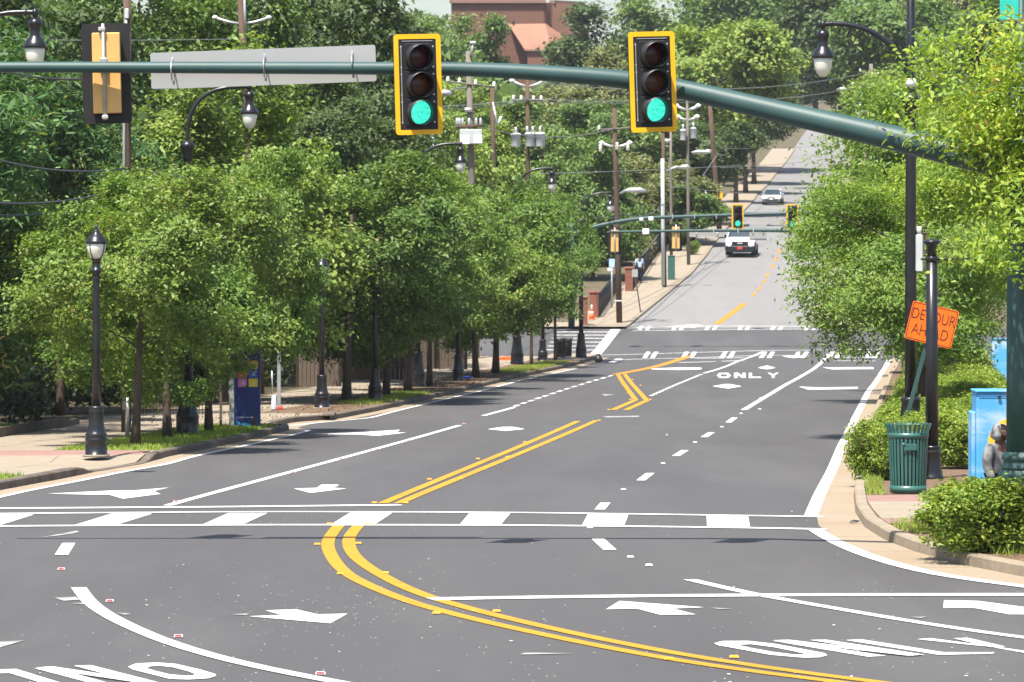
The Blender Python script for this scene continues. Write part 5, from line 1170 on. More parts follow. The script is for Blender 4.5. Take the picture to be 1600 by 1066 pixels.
def transformer(t, L, px, row, wpx, hpx, d, n_b=1):
    c = L(px, row); r_ = wpx * d / FPX / 2; h = hpx * d / FPX; dy = -r_ - .12
    b = MB(); b.lathe([(r_ * .92, -h / 2), (r_ * .97, -h / 2 + .03), (r_ * .97, h / 2 - .12), (r_ * 1.08, h / 2 - .1), (r_ * 1.08, h / 2 - .04), (r_ * .8, h / 2), (0, h / 2 + .03)], 20, c + Vector((0, dy, 0))); o = b.build('transformer', M['transformer'], t)
    for i in range(n_b):
        x = (i - (n_b - 1) / 2) * r_ * 1.1; b = MB(); b.lathe([(.07, h / 2), (.07, h / 2 + .1), (.09, h / 2 + .14), (.06, h / 2 + .2), (.06, h / 2 + .3), (0, h / 2 + .32)], 10, c + Vector((x, dy, 0))); b.build('bushing', M['alu'], o)
def cobra(t, L, a, e, d, wpx):
    A, E_ = L(*a), L(*e); b = MB(); m_ = A.lerp(E_, .5) + Vector((0, 0, .12 * (E_ - A).length)); b.tube([A, m_, A.lerp(E_, .8) + Vector((0, 0, .06 * (E_ - A).length))], 1.5 * d / FPX, 8); o = b.build('lamp_arm', M['alu'], t)
    s = 1 if E_.x > A.x else -1; w2 = wpx * d / FPX; b = MB(); c = E_
    b.tube([c - Vector((s * w2 * .5, 0, .04)), c - Vector((s * w2 * .25, 0, -.02)), c + Vector((s * w2 * .2, 0, .03)), c + Vector((s * w2 * .5, 0, -.01))], [.05, .13, .15, .05], 10); b.build('lamp_head', M['alu'], o)
def crossarm(t, L, a, e, d, wpx=3.5, ins=(), mat_='grey_pole'):
    A, E_ = L(*a), L(*e); b = MB(); b.tube([A + Vector((0, -.15, 0)), E_ + Vector((0, -.15, 0))], wpx * d / FPX / 2, 6); o = b.build('crossarm', M[mat_], t)
    for q in ins:
        c = A.lerp(E_, q) + Vector((0, -.15, 0)); b = MB(); b.lathe([(.05, 0), (.09, .06), (.05, .10), (.09, .15), (.04, .22), (0, .24)], 10, c); b.build('insulator', M['white'], o)
d = 97.0; t, L = utility_pole('brown wooden pole with a pale conduit behind the back-facing signal', 199, -40, 197, 684, d, 14, 'wood_pole', float(prof(97)) + .15)
b = MB(); b.tube([L(194.5, 640) + Vector((0, -.13, 0)), L(194.5, 180) + Vector((0, -.13, 0)), L(198, 20) + Vector((0, -.13, 0))], 2.4 * d / FPX, 8); b.build('conduit', M['alu'], t)
b = MB(); b.box(L(199, 22) + Vector((0, -.14, 0)), (.1, .1, .24), .02); b.build('fuse_box', M['transformer'], t)
d = 134.0; t, L = utility_pole('leaning brown pole with white lamp arms above the street sign', 374, -30, 408, 560, d, 11, 'wood_pole', float(prof(d)) + .2); v_arms(t, L, 378, 38, 42, 10, d)
b = MB(); b.tube([L(384, 60) + Vector((0, -.14, 0)), L(382, -20) + Vector((0, -.14, 0))], 2 * d / FPX, 6); b.build('conduit', M['alu'], t)
d = 186.0; t, L = utility_pole('tall pole with grey transformer box and a lamp at its top', 732, 80, 744, 540, d, 10.5, 'grey_pole', float(prof(d)) + .1)
b = MB(); b.box(L(736, 214) + Vector((0, -.35, 0)), (35 * d / FPX, .45, 23 * d / FPX), .03); bx2 = b.build('transformer_box', M['transformer'], t)
b = MB(); b.box(L(727, 219) + Vector((0, -.585, 0)), (14 * d / FPX, .03, 13 * d / FPX), .008); b.build('panel', M['white'], bx2); b = MB(); b.box(L(747, 218) + Vector((0, -.585, 0)), (13 * d / FPX, .03, 13 * d / FPX), .008); b.build('panel', M['white'], bx2)
crossarm(t, L, (711, 199), (755, 196), d, 5, (), 'wood_pole')
for px in (714, 718, 723, 733, 744, 751): b = MB(); b.lathe([(.055, 0), (.065, .03), (.06, .26), (.03, .3), (0, .31)], 10, L(px, 195) + Vector((0, -.15, 0))); b.build('arrester', M['alu'], t)
b = MB(); b.tube([L(736, 88) + Vector((0, -.1, 0)), L(738, 76) + Vector((0, -.1, 0)), L(739, 68) + Vector((0, -.1, 0))], [.08, .06, .05], 8); b.box(L(739, 67) + Vector((0, -.1, 0)), (.3, .2, .12), .03); b.build('lamp_head', M['alu'], t)
crossarm(t, L, (700, 128), (772, 136), d, 3, (.0, .25, .6, 1.0))
cobra(t, L, (733, 138), (697, 146), d, 18)
b = MB(); b.lathe([(.09, 0), (.11, .02), (.1, .3), (.05, .33)], 10, L(726, 172) + Vector((0, -.2, 0)), 'x'); b.build('splice_case', M['alu'], t)
d = 228.0; t, L = utility_pole('thinner brown pole between the two transformer poles', 769, 138, 776, 480, d, 8, 'wood_pole', float(prof(d)) + .1); b = MB(); b.tube([L(770, 160) + Vector((0, -.2, 0)), L(777, 195) + Vector((0, -.2, 0))], .05, 6); b.tube([L(783, 182) + Vector((.0, -.2, 0)), L(779, 195) + Vector((0, -.2, 0))], .07, 6); b.build('fuse_holder', M['white'], t)
d = 208.0; t, L = utility_pole('brown pole carrying three white drum transformers', 824, 124, 827, 560, d, 7.5, 'wood_pole', float(prof(d)) + .05); v_arms(t, L, 825, 136, 25, 9, d)
transformer(t, L, 806, 219, 15.5, 21, d, 1); transformer(t, L, 828, 218.5, 15.5, 22, d, 2); transformer(t, L, 844, 218.5, 15.5, 22, d, 1)
crossarm(t, L, (800, 156), (848, 157), d, 3, (.05, .3, .7, .95), 'grey_pole')
d = 216.0; t, L = utility_pole('brown pole with hanging insulators standing on the far pavement', 960, 169, 968, 507, d, 8.5, 'wood_pole', float(prof(d)) + .13); v_arms(t, L, 962, 230, 22, 6, d); crossarm(t, L, (936, 203), (988, 200), d, 2.6, (0, 1))
for px, row in ((938, 232), (964, 229), (981, 230)): b = MB(); b.lathe([(.03, .22), (.09, .16), (.06, .1), (.11, .02), (.07, -.04), (.12, -.14), (0, -.2)], 10, L(px, row) + Vector((0, -.2, 0))); b.build('insulator', M['frost'], t)
cobra(t, L, (967, 303), (992, 298), d, 38)
b = MB(); b.box(L(966, 470) + Vector((0, -.15, 0)), (.36, .05, .05)); b.build('strap', M['white'], t)
d = 244.0; t, L = utility_pole('white topped pole, its sunlit and shadow sides put into colour, on the far pavement', 1036, 208, 1038.5, 446, d, 6, 'wood_pole', float(prof(d)) + .13)
b = MB(); b.tube([L(1035, 248) + Vector((-.0, -.2, 0)), L(1036, 446) + Vector((0, -.2, 0))], 3.0 * d / FPX, 10); b.build('sunlit_side', M['transformer'], t); cobra(t, L, (1040, 268), (1070, 261.5), d, 17)  # white tube paints the pole's sunlit side, brown wood its shaded side
d = 268.0; t, L = utility_pole('grey steel pole just right of the white topped pole', 1048, 205, 1049, 430, d, 4.5, 'grey_pole', float(prof(d)) + .13); cobra(t, L, (1049, 218), (1042, 221), d, 10)
d = 262.0; t, L = utility_pole('grey pole with two white drum transformers right of the second signal', 1074, 152, 1076, 420, d, 5, 'grey_pole', float(prof(d)) + .13); transformer(t, L, 1067, 211, 9.5, 17, d, 1); transformer(t, L, 1083, 208, 9.5, 17, d, 1); v_arms(t, L, 1074, 172, 17, 6, d); v_arms(t, L, 1074, 188, 15, 5, d)
d = 292.0; t, L = utility_pole('leaning reddish brown pole carrying the yellow school sign', 1109, 160, 1125, 356, d, 7.5, 'wood_pole', float(prof(d)) + .12); cobra(t, L, (1114, 236), (1097, 238), d, 34)
d = 166.0; t, L = utility_pole('pole with a grey drum transformer behind the first signal', 640, 205, 646, 560, d, 8, 'wood_pole', float(prof(d)) + .1); transformer(t, L, 631, 224, 21, 19, d, 1); cobra(t, L, (621, 219), (572, 221), d, 36)
b = MB(); b.tube([L(677, 212), L(678, 300)], 4.2 * d / FPX, 10); 
tt = thing('steel_pole', 'plain galvanised pole rising behind the trees right of the first signal', 'pole', (P(677.5, 560, 176).x, 176, float(prof(176)) + .1)); h_ = P(0, 212, 176).z - tt.location.z; b = MB(); b.tube([(0, 0, 0), (-.03, 0, h_)], [.14, .11], 12); b.build('pole', M['steel'], tt); b = MB(); b.lathe([(.13, h_ - .02), (.13, h_ + .06), (0, h_ + .1)], 12, (-.03, 0, 0)); b.build('cap', M['steel'], tt)
d = 330.0; t, L = utility_pole('far grey pole with a white cap on the right hand hillside', 1332, 134, 1333, 330, d, 7, 'grey_pole', float(prof(d)) + .1); transformer(t, L, 1332, 144, 8, 18, d, 1); cobra(t, L, (1330, 139), (1317, 140), d, 20); crossarm(t, L, (1318, 140), (1358, 145), d, 3, (0, 1))
d = 360.0; t, L = utility_pole('farthest pole with short crossarm in the right hand trees', 1361, 100, 1362, 330, d, 7, 'grey_pole', float(prof(d)) + .1); crossarm(t, L, (1344, 112), (1372, 117), d, 3, (0, .5, 1)); transformer(t, L, 1368, 128, 9, 16, d, 1)
# overhead wires
def wire(label, pts, d0, d1, r_=.014, sag=0.0, mk='wire'):
    a, e = P(*pts[0], d0), P(*pts[-1], d1); n = 16
    t = thing('overhead_wire', label, 'wire', a, 0, 'overhead wires'); q = []
    for i in range(n + 1):
        u = i / n; p_ = a.lerp(e, u); p_.z -= 4 * sag * u * (1 - u); q.append(p_ - a)
    b = MB(); b.tube(q, r_, 5); b.build('strand', M[mk], t)
for lab, a, e, d0, d1, r_, sg in (
    ('thick cable from the left edge to the wooden pole, topmost of the three', (-60, 232), (205, 262), 88, 97, .022, .25), ('thick cable from the left edge to the wooden pole, middle of the three', (-60, 312), (205, 291), 88, 97, .026, .22), ('thick cable from the left edge to the wooden pole, lowest of the three', (-60, 332), (207, 306), 88, 97, .024, .22),
    ('cable sagging behind the back-facing signal', (-30, 100), (200, 112), 90, 97, .022, .25), ('cable running right from the wooden pole into the trees', (205, 262), (420, 290), 97, 130, .02, .1),
    ('thin wire at the top left, below the lamp arms', (-20, 62), (374, 61), 97, 134, .012, .03), ('wire leaving the dark trees beside the first signal', (470, 38), (560, 72), 140, 170, .012, .1),
    ('upper of the paired wires across the middle trees', (590, 168), (826, 155), 170, 208, .022, .12), ('lower of the paired wires across the middle trees', (590, 175), (826, 158.5), 170, 208, .022, .1),
    ('upper wire from the drum transformer pole to the second signal', (826, 155), (1075, 156), 208, 262, .022, .1), ('lower wire from the drum transformer pole to the second signal', (826, 158.5), (1075, 160), 208, 262, .022, .1),
    ('wire from the lamp arms of the drum transformer pole to the mast arm', (850, 131), (1075, 140), 208, 262, .018, .12), ('upper wire over the right hand trees', (1075, 140), (1362, 112), 262, 360, .024, .4), ('lower wire over the right hand trees', (1075, 160), (1333, 138), 262, 330, .022, .3),
    ('long thin wire crossing the middle trees above the white lamp', (840, 272), (1160, 258), 186, 292, .018, .05), ('wire rising from the brown pole to the right over the far road', (1125, 262), (1260, 253), 292, 330, .018, .05),
    ('drop wire from the brown pole to the far left roadside', (1113, 238), (1187, 258), 292, 400, .026, .0), ('guy wire from the brown pole down to the left', (1122, 240), (1098, 275), 292, 288, .02, .0),
    ('drooping cable between the far pavement poles', (968, 330), (1037, 318), 216, 244, .03, .5), ('cable above the far mast arm', (925, 338), (968, 338), 205, 216, .022, .1), ('wire to the far corner pole from the transformer pole', (744, 196), (962, 200), 186, 216, .016, .5),
    ('thin wire over the far road at the green street sign', (1040, 290), (1200, 303), 244, 330, .016, .1), ('wire above the silver car', (1125, 232), (1290, 228), 292, 400, .016, .1)):
    wire(lab, (a, e), d0, d1, r_, sg, 'cable' if 'cable' in lab else 'wire')
# ------------------------------------------------------------------ far mast arms and signals
fm = thing('signal_mast', 'far green mast arm reaching right from the trees, upper of the two', 'signal mast', ((893 - CX) * 212 / FPX, 212, float(prof(212)) + .12)); L = lambda px, row: P(px, row, 212) - fm.location
b = MB(); b.tube([(0, 0, 0), L(893, 345)], [.17, .13], 12); b.build('pole', M['mast_green'], fm); p2, r2 = densify([L(893, 366), L(918, 358), L(940, 352), L(970, 346), L(1010, 341), L(1060, 339), L(1150, 336), L(1215, 334), L(1290, 332)], [.11, .11, .11, .105, .1, .095, .09, .08, .075]); b = MB(); b.tube(p2, r2, 10); b.build('mast_arm', M['mast_green'], fm)
for px in (1051, 1085, 1119): b = MB(); b.box(L(px, 338) + Vector((0, -.1, 0)), (.04, .05, .26)); b.build('band_clamp', M['alu'], fm)
b = MB(); b.box(L(1017, 342) + Vector((0, -.15, 0)), (.26, .2, .2), .03); b.build('camera_box', M['white'], fm); b = MB(); b.box(L(1002, 343) + Vector((0, -.15, 0)), (.2, .2, .16), .03); b.build('camera_box', M['white'], fm)
t = signal('small far signal showing green above the white car', P(1152.5, 338.5, 211), R(4), 0, True, 'far signals at the crossing'); t.scale = (.98,) * 3
t = signal('small far signal showing green, half hidden by the right hand tree', P(1238, 339, 211), R(4), 0, True, 'far signals at the crossing')
b = MB(); b.tube([(0, .3, -.3), (0, .3, .5)], .03, 8); b.build('bracket_tube', M['steel'], t)
fm2 = thing('signal_mast', 'far green mast arm reaching left from the right hand trees, lower of the two', 'signal mast', ((1420 - CX) * 197 / FPX, 197, float(prof(197)) + .12)); L2 = lambda px, row: P(px, row, 197) - fm2.location
b = MB(); b.tube([(0, 0, 0), L2(1420, 320)], [.17, .13], 12); b.build('pole', M['mast_green'], fm2); p2, r2 = densify([L2(1420, 385), L2(1390, 374), L2(1350, 366), L2(1300, 362.5), L2(1200, 360.3), L2(1100, 360.5), L2(950, 362.5)], [.13, .12, .11, .1, .085, .075, .05]); b = MB(); b.tube(p2, r2, 10); b.build('mast_arm', M['mast_green'], fm2)
b = MB(); b.box(L2(1009, 362) + Vector((0, -.12, 0)), (.32, .2, .28), .04); b.build('camera_box', M['white'], fm2)
for px in (1115, 1153, 1177): b = MB(); b.box(L2(px, 360) + Vector((0, -.1, 0)), (.05, .05, .24)); b.build('band_clamp', M['alu'], fm2)
for px, row, lab in ((960, 376.5, 'small far signal seen from its ochre back at the lower far arm tip'), (1055.5, 371.5, 'small far signal seen from its ochre back, right of the tip signal')):
    t = signal(lab, P(px, row, 197.3), R(183), 0, False, 'far signals at the crossing', front_tape=False)
    b = MB(); b.tube([(0, .27, -.6), (0, .27, .62)], .03, 8); b.build('bracket_tube', M['steel'], t); b = MB(); b.box((0, .1, -.56), (.36, .3, .08), .02); b.build('lower_hood', M['black_matte'], t)
for lab, c, wp, hp in (('long pale far street sign below the lower far mast arm', (1104.5, 366), 55, 9), ('square grey sign back on the lower far mast arm, above the white car', (1184.5, 363), 27, 25)):
    t = thing('street_name_sign', lab, 'street sign', P(*c, 197.25)); b = MB(); b.prism(rrect(wp * 197 / FPX, hp * 197 / FPX, .03), 0, .02); b.build('sign_panel', M['alu_sign'], t)
    for q in (-.3, .3): b = MB(); b.tube([(q * wp * 197 / FPX, -.02, -.1), (q * wp * 197 / FPX, -.02, .12)], .025, 6); b.build('bracket', M['alu'], t)
# far corner furniture
def pier(label, px, row, top, wpx):
    p = G(px, row, .13); s = p.y / FPX; t = thing('brick_pier', label, 'brick pier', p + Vector((0, .2, 0)), R(-4), 'brick piers of the far fence'); h = (row - top) * s; w2 = wpx * s
    nz = max(4, int(h / .24)); me = None; b = MB()
    for i in range(nz): b.box((0, 0, (i + .5) * h / nz), (w2, w2, h / nz - .012), .006)
    b.build('brick_course', M['brick'], t); b = MB(); b.box((0, 0, h / 2), (w2 - .03, w2 - .03, h - .01)); b.build('core', M['kerb'], t); b = MB(); b.box((0, 0, h + .05), (w2 + .1, w2 + .1, .1), .02); b.build('cap', M['cap'], t)
    return p, h
pA = pier('low brick pier left of the traffic cone', 913.5, 508, 466, 9); pB = pier('brick pier right of the traffic cone', 928.5, 496, 458, 14); pC = pier('brick pier by the distant person in a blue shirt', 983, 455, 420, 12)
def pickets(label, a, e, h, n):
    t = thing('iron_fence', label, 'fence', a, math.atan2(e.y - a.y, e.x - a.x), 'iron fences of the far corner'); ln_ = math.hypot(e.x - a.x, e.y - a.y); dz = (e.z - a.z) / ln_; b = MB(); b.tube([(0, 0, .02), (0, 0, h)], .022, 5); pm = b.mesh('picket', M['black'])
    for i in range(n): x = ln_ * (i + .5) / n; obj('picket', pm, t, (x, 0, dz * x))
    for z in (.12, h * .9): b = MB(); b.tube([(0, 0, z), (ln_, 0, z + dz * ln_)], .03, 5); b.build('rail', M['black'], t)
eA = G(979, 470, .13); pickets('black iron picket fence rising between the brick piers', pB[0] + Vector((.25, .3, 0)), Vector((eA.x - .1, 243, float(prof(243)) + .13)), 1.25, 90)
eC = Vector((float(XFL(292)) - 3.4, 292, float(prof(292)) + .13)); pickets('black iron picket fence uphill of the distant person', pC[0] + Vector((.2, .5, 0)), eC, 1.35, 110)
p = G(924.5, 499, .13); t = thing('traffic_cone', 'orange traffic cone with white collar between the brick piers', 'traffic cone', p); b = MB(); b.box((0, 0, .02), (.36, .36, .04), .008); b.build('foot', M['cone'], t); b = MB(); b.lathe([(.15, .04), (.115, .28)], 16); b.lathe([(.095, .42), (.075, .56)], 16); b.build('cone', M['cone'], t); b = MB(); b.lathe([(.115, .28), (.095, .42)], 16); b.lathe([(.075, .56), (.045, .74), (.02, .76)], 16); b.build('collar', M['white'], t)
p = G(956, 481, .13); t = thing('sign_post', 'grey post with a small blue sign by the iron fence', 'road sign', p); s = p.y / FPX; b = MB(); b.tube([(0, 0, 0), (0, 0, 75 * s)], .05, 8); b.build('post', M['steel'], t); b = MB(); b.prism(rrect(9 * s, 13 * s, .03), -.06, -.05); o = b.build('sign_panel', M['shirt'], t, (0, 0, 70 * s)); b = MB(); b.prism(rrect(8 * s, 5 * s, .02), -.06, -.05); b.build('sign_panel', M['white'], t, (-.1, 0, 60 * s))
p = G(1001, 488, .13); t = thing('sign_post', 'leaning rusty post with a small grey plate by the far kerb', 'road sign', p); s = p.y / FPX; b = MB(); b.tube([(0, 0, 0), L3] if False else [(0, 0, 0), (-12 * s, 0, 80 * s)], .035, 6); b.build('post', M['wood_pole'], t); b = MB(); b.box((-9 * s, -.05, 61 * s), (9 * s, .02, 12 * s)); b.build('sign_panel', M['alu_sign'], t)
p = G(1049, 437, .13); t = thing('signal_controller', 'green-grey kerbside cabinet under the right far back-facing signal', 'utility cabinet', p); b = MB(); b.box((0, 0, .7), (.42, .35, 1.4), .03); b.build('body', M['green_can'], t); b = MB(); b.box((0, 0, 1.42), (.48, .4, .06), .02); b.build('lid', M['green_can'], t)
d = 290.0; t = thing('school_sign', 'yellow school crossing sign on the leaning brown pole', 'road sign', P(1121, 303, d)); s = d / FPX; b = MB(); b.prism([(-8 * s, -8 * s), (8 * s, -8 * s), (8 * s, 1 * s), (0, 8.5 * s), (-8 * s, 1 * s)], -.02, 0); b.build('sign_panel', mat('school_yellow', (.80, .42, .02), .5), t)
for dx in (-2, 2): b = MB(); b.lathe([(.0, .22), (.05, .18), (.05, .13), (.02, .1), (.07, .05), (.07, -.08), (.05, -.2), (.0, -.22)], 8, (dx * s, -.03, -.05)); b.v = [np.stack([q[:, 0], (q[:, 1] + .03) * .1 - .03, q[:, 2]], 1) for q in b.v]; b.build('walker_symbol', M['sign_black'], t)
d = 288.0; t = thing('street_name_sign', 'small green street name sign left of the yellow school sign', 'street sign', P(1096, 293, d)); s = d / FPX; b = MB(); b.box((0, 0, 0), (16 * s, .02, 5 * s), .004); b.build('sign_panel', mat('sign_green', (.01, .20, .12), .5), t); b = MB(); b.tube([(7 * s, .03, -(P(0, 293, d).z - float(prof(d)) - .1)), (7 * s, .03, .2)], .04, 6); b.build('post', M['steel'], t)
p = Vector(((1292 - CX) * 226 / FPX, 226, float(prof(226)) + .12)); t = thing('sign_post', 'grey timber post on the right side of the far road', 'post', p); s = 226 / FPX; b = MB(); b.tube([(0, 0, 0), (-.03, 0, 68 * s)], [.11, .09], 8); b.build('post', M['grey_pole'], t); b = MB(); b.tube([(0, 0, 66 * s), (-.03, 0, 69 * s)], .12, 8); b.build('cap', M['grey_pole'], t)
p = Vector(((1307 - CX) * 236 / FPX, 236, float(prof(236)) + .12)); t = thing('sign_post', 'thin white post on the far right pavement', 'post', p); b = MB(); b.tube([(0, 0, 0), (0, 0, 1.4)], .035, 8); b.build('post', M['white'], t); b = MB(); b.tube([(0, 0, 1.38), (0, 0, 1.48)], .05, 8); b.build('cap', M['white'], t)
p = G(1082, 398, .13); tree('weed_clump', 'shrub', 0, 'green weed clump at the foot of a post by the far kerb', p, .95, 'bright', None, .9, cat='plant')
t = thing('sign_post', 'brown post in the weed clump by the far kerb', 'post', G(1077, 398, .13)); b = MB(); b.tube([(0, 0, 0), (0, 0, 1.4)], .07, 6); b.build('post', M['wood_pole'], t); b = MB(); b.box((0, -.06, 1.3), (.2, .03, .26)); b.build('sign_panel', M['alu_sign'], t)
t = thing('bollard', 'short dark post on the far driveway below the school sign', 'post', G(1125, 356, .13)); b = MB(); b.lathe([(.14, 0), (.14, .55), (.1, .62), (0, .64)], 12); b.build('post', M['wood_pole'], t); b = MB(); b.lathe([(.15, .4), (.15, .48)], 12); b.build('band', M['board'], t)
# ------------------------------------------------------------------ vehicles
def wheel(t, x, y, r_, wd):
    b = MB(); b.lathe([(r_ * .62, -wd / 2), (r_ * .93, -wd / 2), (r_, -wd / 2 + .03), (r_, wd / 2 - .03), (r_ * .93, wd / 2), (r_ * .62, wd / 2)], 22, (x, y, r_), 'x'); o = b.build('wheel', M['tyre'], t)
    b = MB(); b.lathe([(r_ * .64, -wd * .42), (r_ * .5, -wd * .3), (r_ * .5, wd * .3), (r_ * .64, wd * .42)], 14, (x, y, r_), 'x'); b.build('rim', M['alu'], o)
def suv(label, loc, rz):
    t = thing('car', label, 'car', loc, rz); hw = .96
    b = MB(); b.side_prism([(-2.2, .42, hw * .96), (-2.2, .95, hw * .96), (-2.1, 1.02, hw * .97), (-.95, 1.20, hw), (2.15, 1.18, hw), (2.2, 1.0, hw * .97), (2.2, .45, hw * .97)]); b.build('body', M['car_white'], t)
    b = MB(); b.side_prism([(-.98, 1.18, hw * .93), (-.50, 1.66, hw * .80), (1.9, 1.68, hw * .80), (2.15, 1.18, hw * .93)]); b.build('cabin', M['glass'], t)
    b = MB(); b.side_prism([(-.55, 1.655, hw * .83), (-.45, 1.72, hw * .80), (1.9, 1.73, hw * .80), (1.98, 1.66, hw * .82)]); b.build('roof', M['car_white'], t)
    for s in (-1, 1):
        for y0, y1, r_ in ((-1.0, -.5, .045), (.45, .45, .04), (2.1, 1.9, .06)):
            b = MB(); b.tube([(s * hw * .93, y0, 1.18), (s * hw * .80, y1, 1.68)], r_, 6); b.build('pillar', M['car_white'], t)
        b = MB(); b.box((s * (hw + .13), -.72, 1.26), (.26, .16, .22), .05); b.build('mirror', M['car_dark'], t)
        b = MB(); b.lathe([(.165, 0), (.165, .05), (.12, .075), (0, .085)], 20, (0, 0, 0), 'y'); vv = np.concatenate(b.v); vv[:, 0] += s * .70; vv[:, 1] -= 2.22; vv[:, 2] += .80
        m_ = MB(); m_.add(vv, b.f, True); m_.build('headlight', M['headlight'], t)
        for y in (-1.35, 1.35): wheel(t, s * (hw - .12), y, .38, .26)
        b = MB(); b.side_prism([(-1.9, .36, .06), (-1.78, .80, .06), (-1.35, .88, .06), (-.92, .80, .06), (-.8, .36, .06)]); vv = np.concatenate(b.v); vv[:, 0] += s * (hw - .03); m_ = MB(); m_.add(vv, b.f); m_.build('wheel_arch', M['car_dark'], t)
    b = MB(); b.box((0, -2.20, .78), (1.70, .08, .28), .03); b.build('grille', M['car_dark'], t); b = MB(); b.box((0, -2.245, .80), (.34, .02, .07), .01); b.build('badge', M['alu'], t)
    b = MB(); b.box((0, -2.26, .43), (1.88, .24, .42), .06); b.build('bumper', M['car_dark'], t); b = MB(); b.box((0, -2.39, .50), (.34, .02, .17), .005); b.build('number_plate', M['plate_red'], t)
    b = MB(); b.side_prism([(-2.0, 1.04, .72), (-2.0, 1.06, .70), (-1.05, 1.215, .74), (-1.05, 1.19, .76)]); b.build('bonnet', M['car_white'], t)
    b = MB(); b.box((0, 0, .36), (1.7, 4.1, .2)); b.build('underbody', M['car_dark'], t)
    return t
def sedan(label, loc, rz, paint):
    t = thing('car', label, 'car', loc, rz); hw = .90
    b = MB(); b.side_prism([(-2.3, .42, hw * .9), (-2.34, .62, hw * .93), (-2.2, .80, hw * .95), (-1.0, .98, hw), (1.5, 1.0, hw), (2.25, .98, hw * .95), (2.3, .5, hw * .93), (2.1, .28, hw * .9), (-2.1, .25, hw * .9)]); b.build('body', M[paint], t)
    b = MB(); b.side_prism([(-1.05, .97, hw * .93), (-.25, 1.42, hw * .70), (.9, 1.44, hw * .70), (1.75, 1.0, hw * .9)]); b.build('cabin', M['glass'], t); b = MB(); b.side_prism([(-.28, 1.40, hw * .74), (0, 1.47, hw * .70), (.7, 1.48, hw * .70), (.95, 1.42, hw * .72)]); b.build('roof', M[paint], t)
    for s in (-1, 1):
        b = MB(); b.tube([(s * hw * .92, -1.05, .98), (s * hw * .71, -.25, 1.43)], .04, 6); b.build('pillar', M[paint], t); b = MB(); b.tube([(s * hw * .9, 1.7, .98), (s * hw * .71, .9, 1.44)], .05, 6); b.build('pillar', M[paint], t); b = MB(); b.box((s * (hw + .09), -.75, 1.02), (.2, .14, .14), .04); b.build('mirror', M[paint], t)
        b = MB(); b.box((s * .62, -2.25, .70), (.38, .12, .13), .04); b.build('headlight', M['frost'], t)
        for y in (-1.42, 1.38): wheel(t, s * (hw - .11), y, .32, .22)
    b = MB(); b.box((0, -2.335, .68), (.78, .05, .12), .02); b.build('grille', M['car_dark'], t); b = MB(); b.box((0, -2.335, .44), (1.3, .06, .14), .02); b.build('air_intake', M['car_dark'], t); b = MB(); b.box((0, -2.37, .53), (.34, .02, .12), .005); b.build('number_plate', M['white'], t)
    b = MB(); b.box((0, 0, .25), (1.5, 4.0, .14)); b.build('underbody', M['car_dark'], t)
    return t
hd = -math.atan(.082)
p = G(1158.5, 403, 0); suv('white off-road car with black bumper and round lit headlights driving towards us', Vector((p.x + .15, p.y + 2.2, float(prof(p.y + 2.2)) + .01)), hd - .03)
p = G(1210, 321, 0); c_ = sedan('silver car further up the climbing road, by the tree', Vector((p.x, p.y + 2.2, float(prof(p.y + 2.2)) + .01)), hd - .05, 'car_silver')
p = Vector(((921 - CX) * 262 / FPX, 262, float(prof(262)) + .12)); sedan('grey car parked behind the brick piers at the far corner', p, R(70), 'car_silver')
# ------------------------------------------------------------------ summer haze over the whole street
hb = MB(); hb.box((20, 660, 38), (640, 1340, 94)); hz_ = hb.build('haze', None); hz_['kind'] = 'stuff'; hz_['label'] = 'faint summer haze over the street and the far hill'
hm_ = bpy.data.materials.new('haze'); hm_.use_nodes = True; ht_ = hm_.node_tree; ht_.nodes.remove(ht_.nodes['Principled BSDF'])
pv = ht_.nodes.new('ShaderNodeVolumePrincipled'); pv.inputs['Density'].default_value = .00011; pv.inputs['Color'].default_value = (.86, .90, .95, 1); pv.inputs['Anisotropy'].default_value = .2
ht_.links.new(pv.outputs[0], ht_.nodes['Material Output'].inputs['Volume']); hz_.data.materials.append(hm_)
# ------------------------------------------------------------------ brown building on the hill
d = 470.0; s = d / FPX; X = lambda px: (px - CX) * s
Zr = lambda row: (HR - row) * s
bl = thing('building', 'brown metal-clad building with a salmon lean-to roof on the hilltop', 'building', (X(776), d, float(terrain(X(776), d)) - .5)); z0 = bl.location.z
def wall(name, x0, x1, y0, y1, za, zb, m_, ribs, th=.3):
    """ribbed metal cladding between two ground points"""
    w_ = math.hypot(x1 - x0, y1 - y0); o = bpy.data.objects.new(name, None); a = math.atan2(y1 - y0, x1 - x0)
    b = MB(); b.box((w_ / 2, th / 2, (za + zb) / 2), (w_, th, zb - za)); wo = b.build(name, m_, bl, (x0 - bl.location.x, y0 - d, -z0)); wo.rotation_euler = (0, 0, a)
    b = MB()
    for i in range(ribs): b.box(((i + .5) * w_ / ribs, -.03, (za + zb) / 2), (.10, .06, zb - za - .1))
    ro = b.build('cladding_rib', m_, wo); ro['kind'] = 'stuff'
wall('wall', X(705), X(850), d, d, z0, Zr(4), M['brown_wall'], 34); wall('wall', X(850), X(922), d, d + 6, z0, Zr(4), M['brown_wall'], 16)
b = MB(); b.box(((X(705) + X(850)) / 2 - bl.location.x, .0, Zr(2.5) - z0), (X(850) - X(705) + .4, .8, .38)); b.build('parapet', M['trim'], bl)
b = MB(); b.box((0, 0, Zr(2.5) - z0), (X(922) - X(850), .8, .38)); o = b.build('parapet', M['trim'], bl, ((X(850) + X(922)) / 2 - bl.location.x, 3.0, 0)); o.rotation_euler = (0, 0, math.atan2(6, X(922) - X(850)))
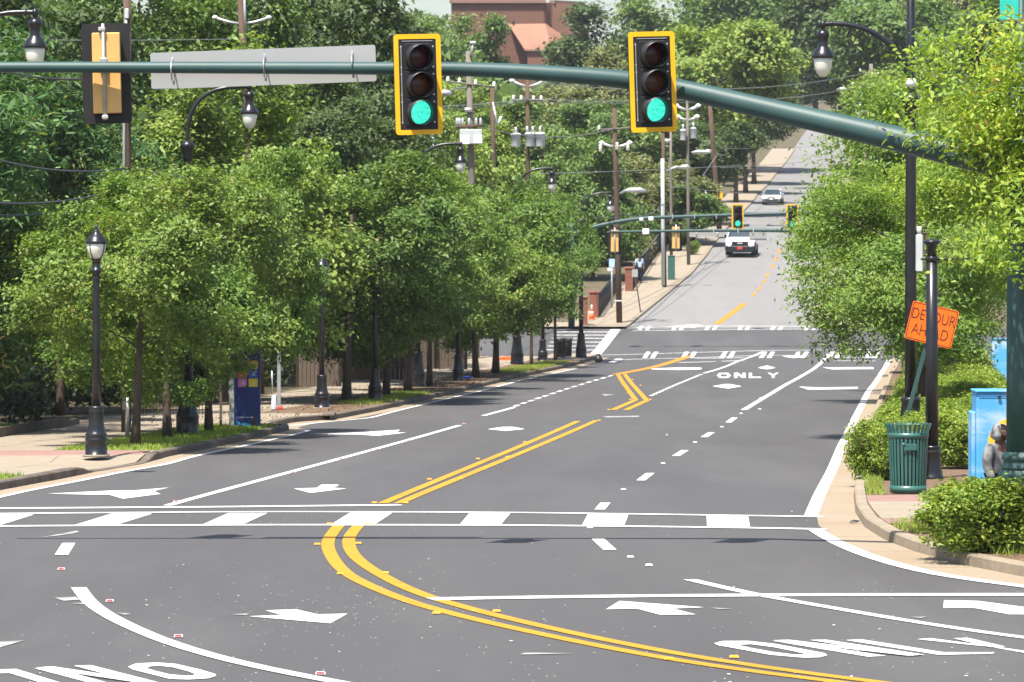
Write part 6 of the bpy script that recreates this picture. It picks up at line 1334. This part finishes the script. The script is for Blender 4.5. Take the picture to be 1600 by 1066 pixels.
b = MB(); b.box(((X(705) + X(900)) / 2 - bl.location.x, 6.5, (Zr(5) - z0) / 2), (X(900) - X(705) - .6, 11, Zr(5) - z0)); b.build('core', M['brown_wall'], bl)
b = MB(); b.add([(X(795) - bl.location.x, -.05, Zr(38) - z0), (X(852) - bl.location.x, -.05, Zr(37) - z0), (X(862) - bl.location.x, -4.6, Zr(81) - z0), (X(820) - bl.location.x, -4.6, Zr(80) - z0), (X(795) - bl.location.x, -.05, Zr(40) - z0), (X(852) - bl.location.x, -.05, Zr(39) - z0), (X(862) - bl.location.x, -4.6, Zr(83) - z0), (X(820) - bl.location.x, -4.6, Zr(82) - z0)],
    [(0, 3, 2, 1), (4, 5, 6, 7), (0, 1, 5, 4), (1, 2, 6, 5), (2, 3, 7, 6), (3, 0, 4, 7)]); ro = b.build('lean_to_roof', M['salmon'], bl)
b = MB()
for i in range(12):
    u = (i + .5) / 12; a = Vector((X(795) * (1 - u) + X(852) * u - bl.location.x, -.05, Zr(38 - u) - z0)); e = Vector((X(820) * (1 - u) + X(862) * u - bl.location.x, -4.6, Zr(80 + u) - z0)); b.tube([a, e], .06, 4)
rb = b.build('roof_seam', M['salmon'], ro); rb['kind'] = 'stuff'
b = MB(); b.add([(X(852) - bl.location.x, -.05, Zr(37) - z0), (X(885) - bl.location.x, 1.5, Zr(58) - z0), (X(862) - bl.location.x, -4.6, Zr(81) - z0)], [(0, 2, 1)]); b.build('hip_roof', M['salmon'], bl)
b = MB(); b.box(((X(822) + X(862)) / 2 - bl.location.x, -2.2, (Zr(82) - z0) / 2), (X(860) - X(824), 4.2, Zr(82) - z0 - .3)); b.build('lean_to_wall', M['brown_wall'], bl)
b = MB(); b.tube([(X(802) - bl.location.x, -.3, Zr(38) - z0), (X(802) - bl.location.x, -.3, Zr(32) - z0)], .12, 6); b.build('vent_pipe', M['car_dark'], bl)
for o in bpy.data.objects:
    if o.type == 'EMPTY' and not o.children and o.parent is None and not o.get('kind'): print('childless', o.name)
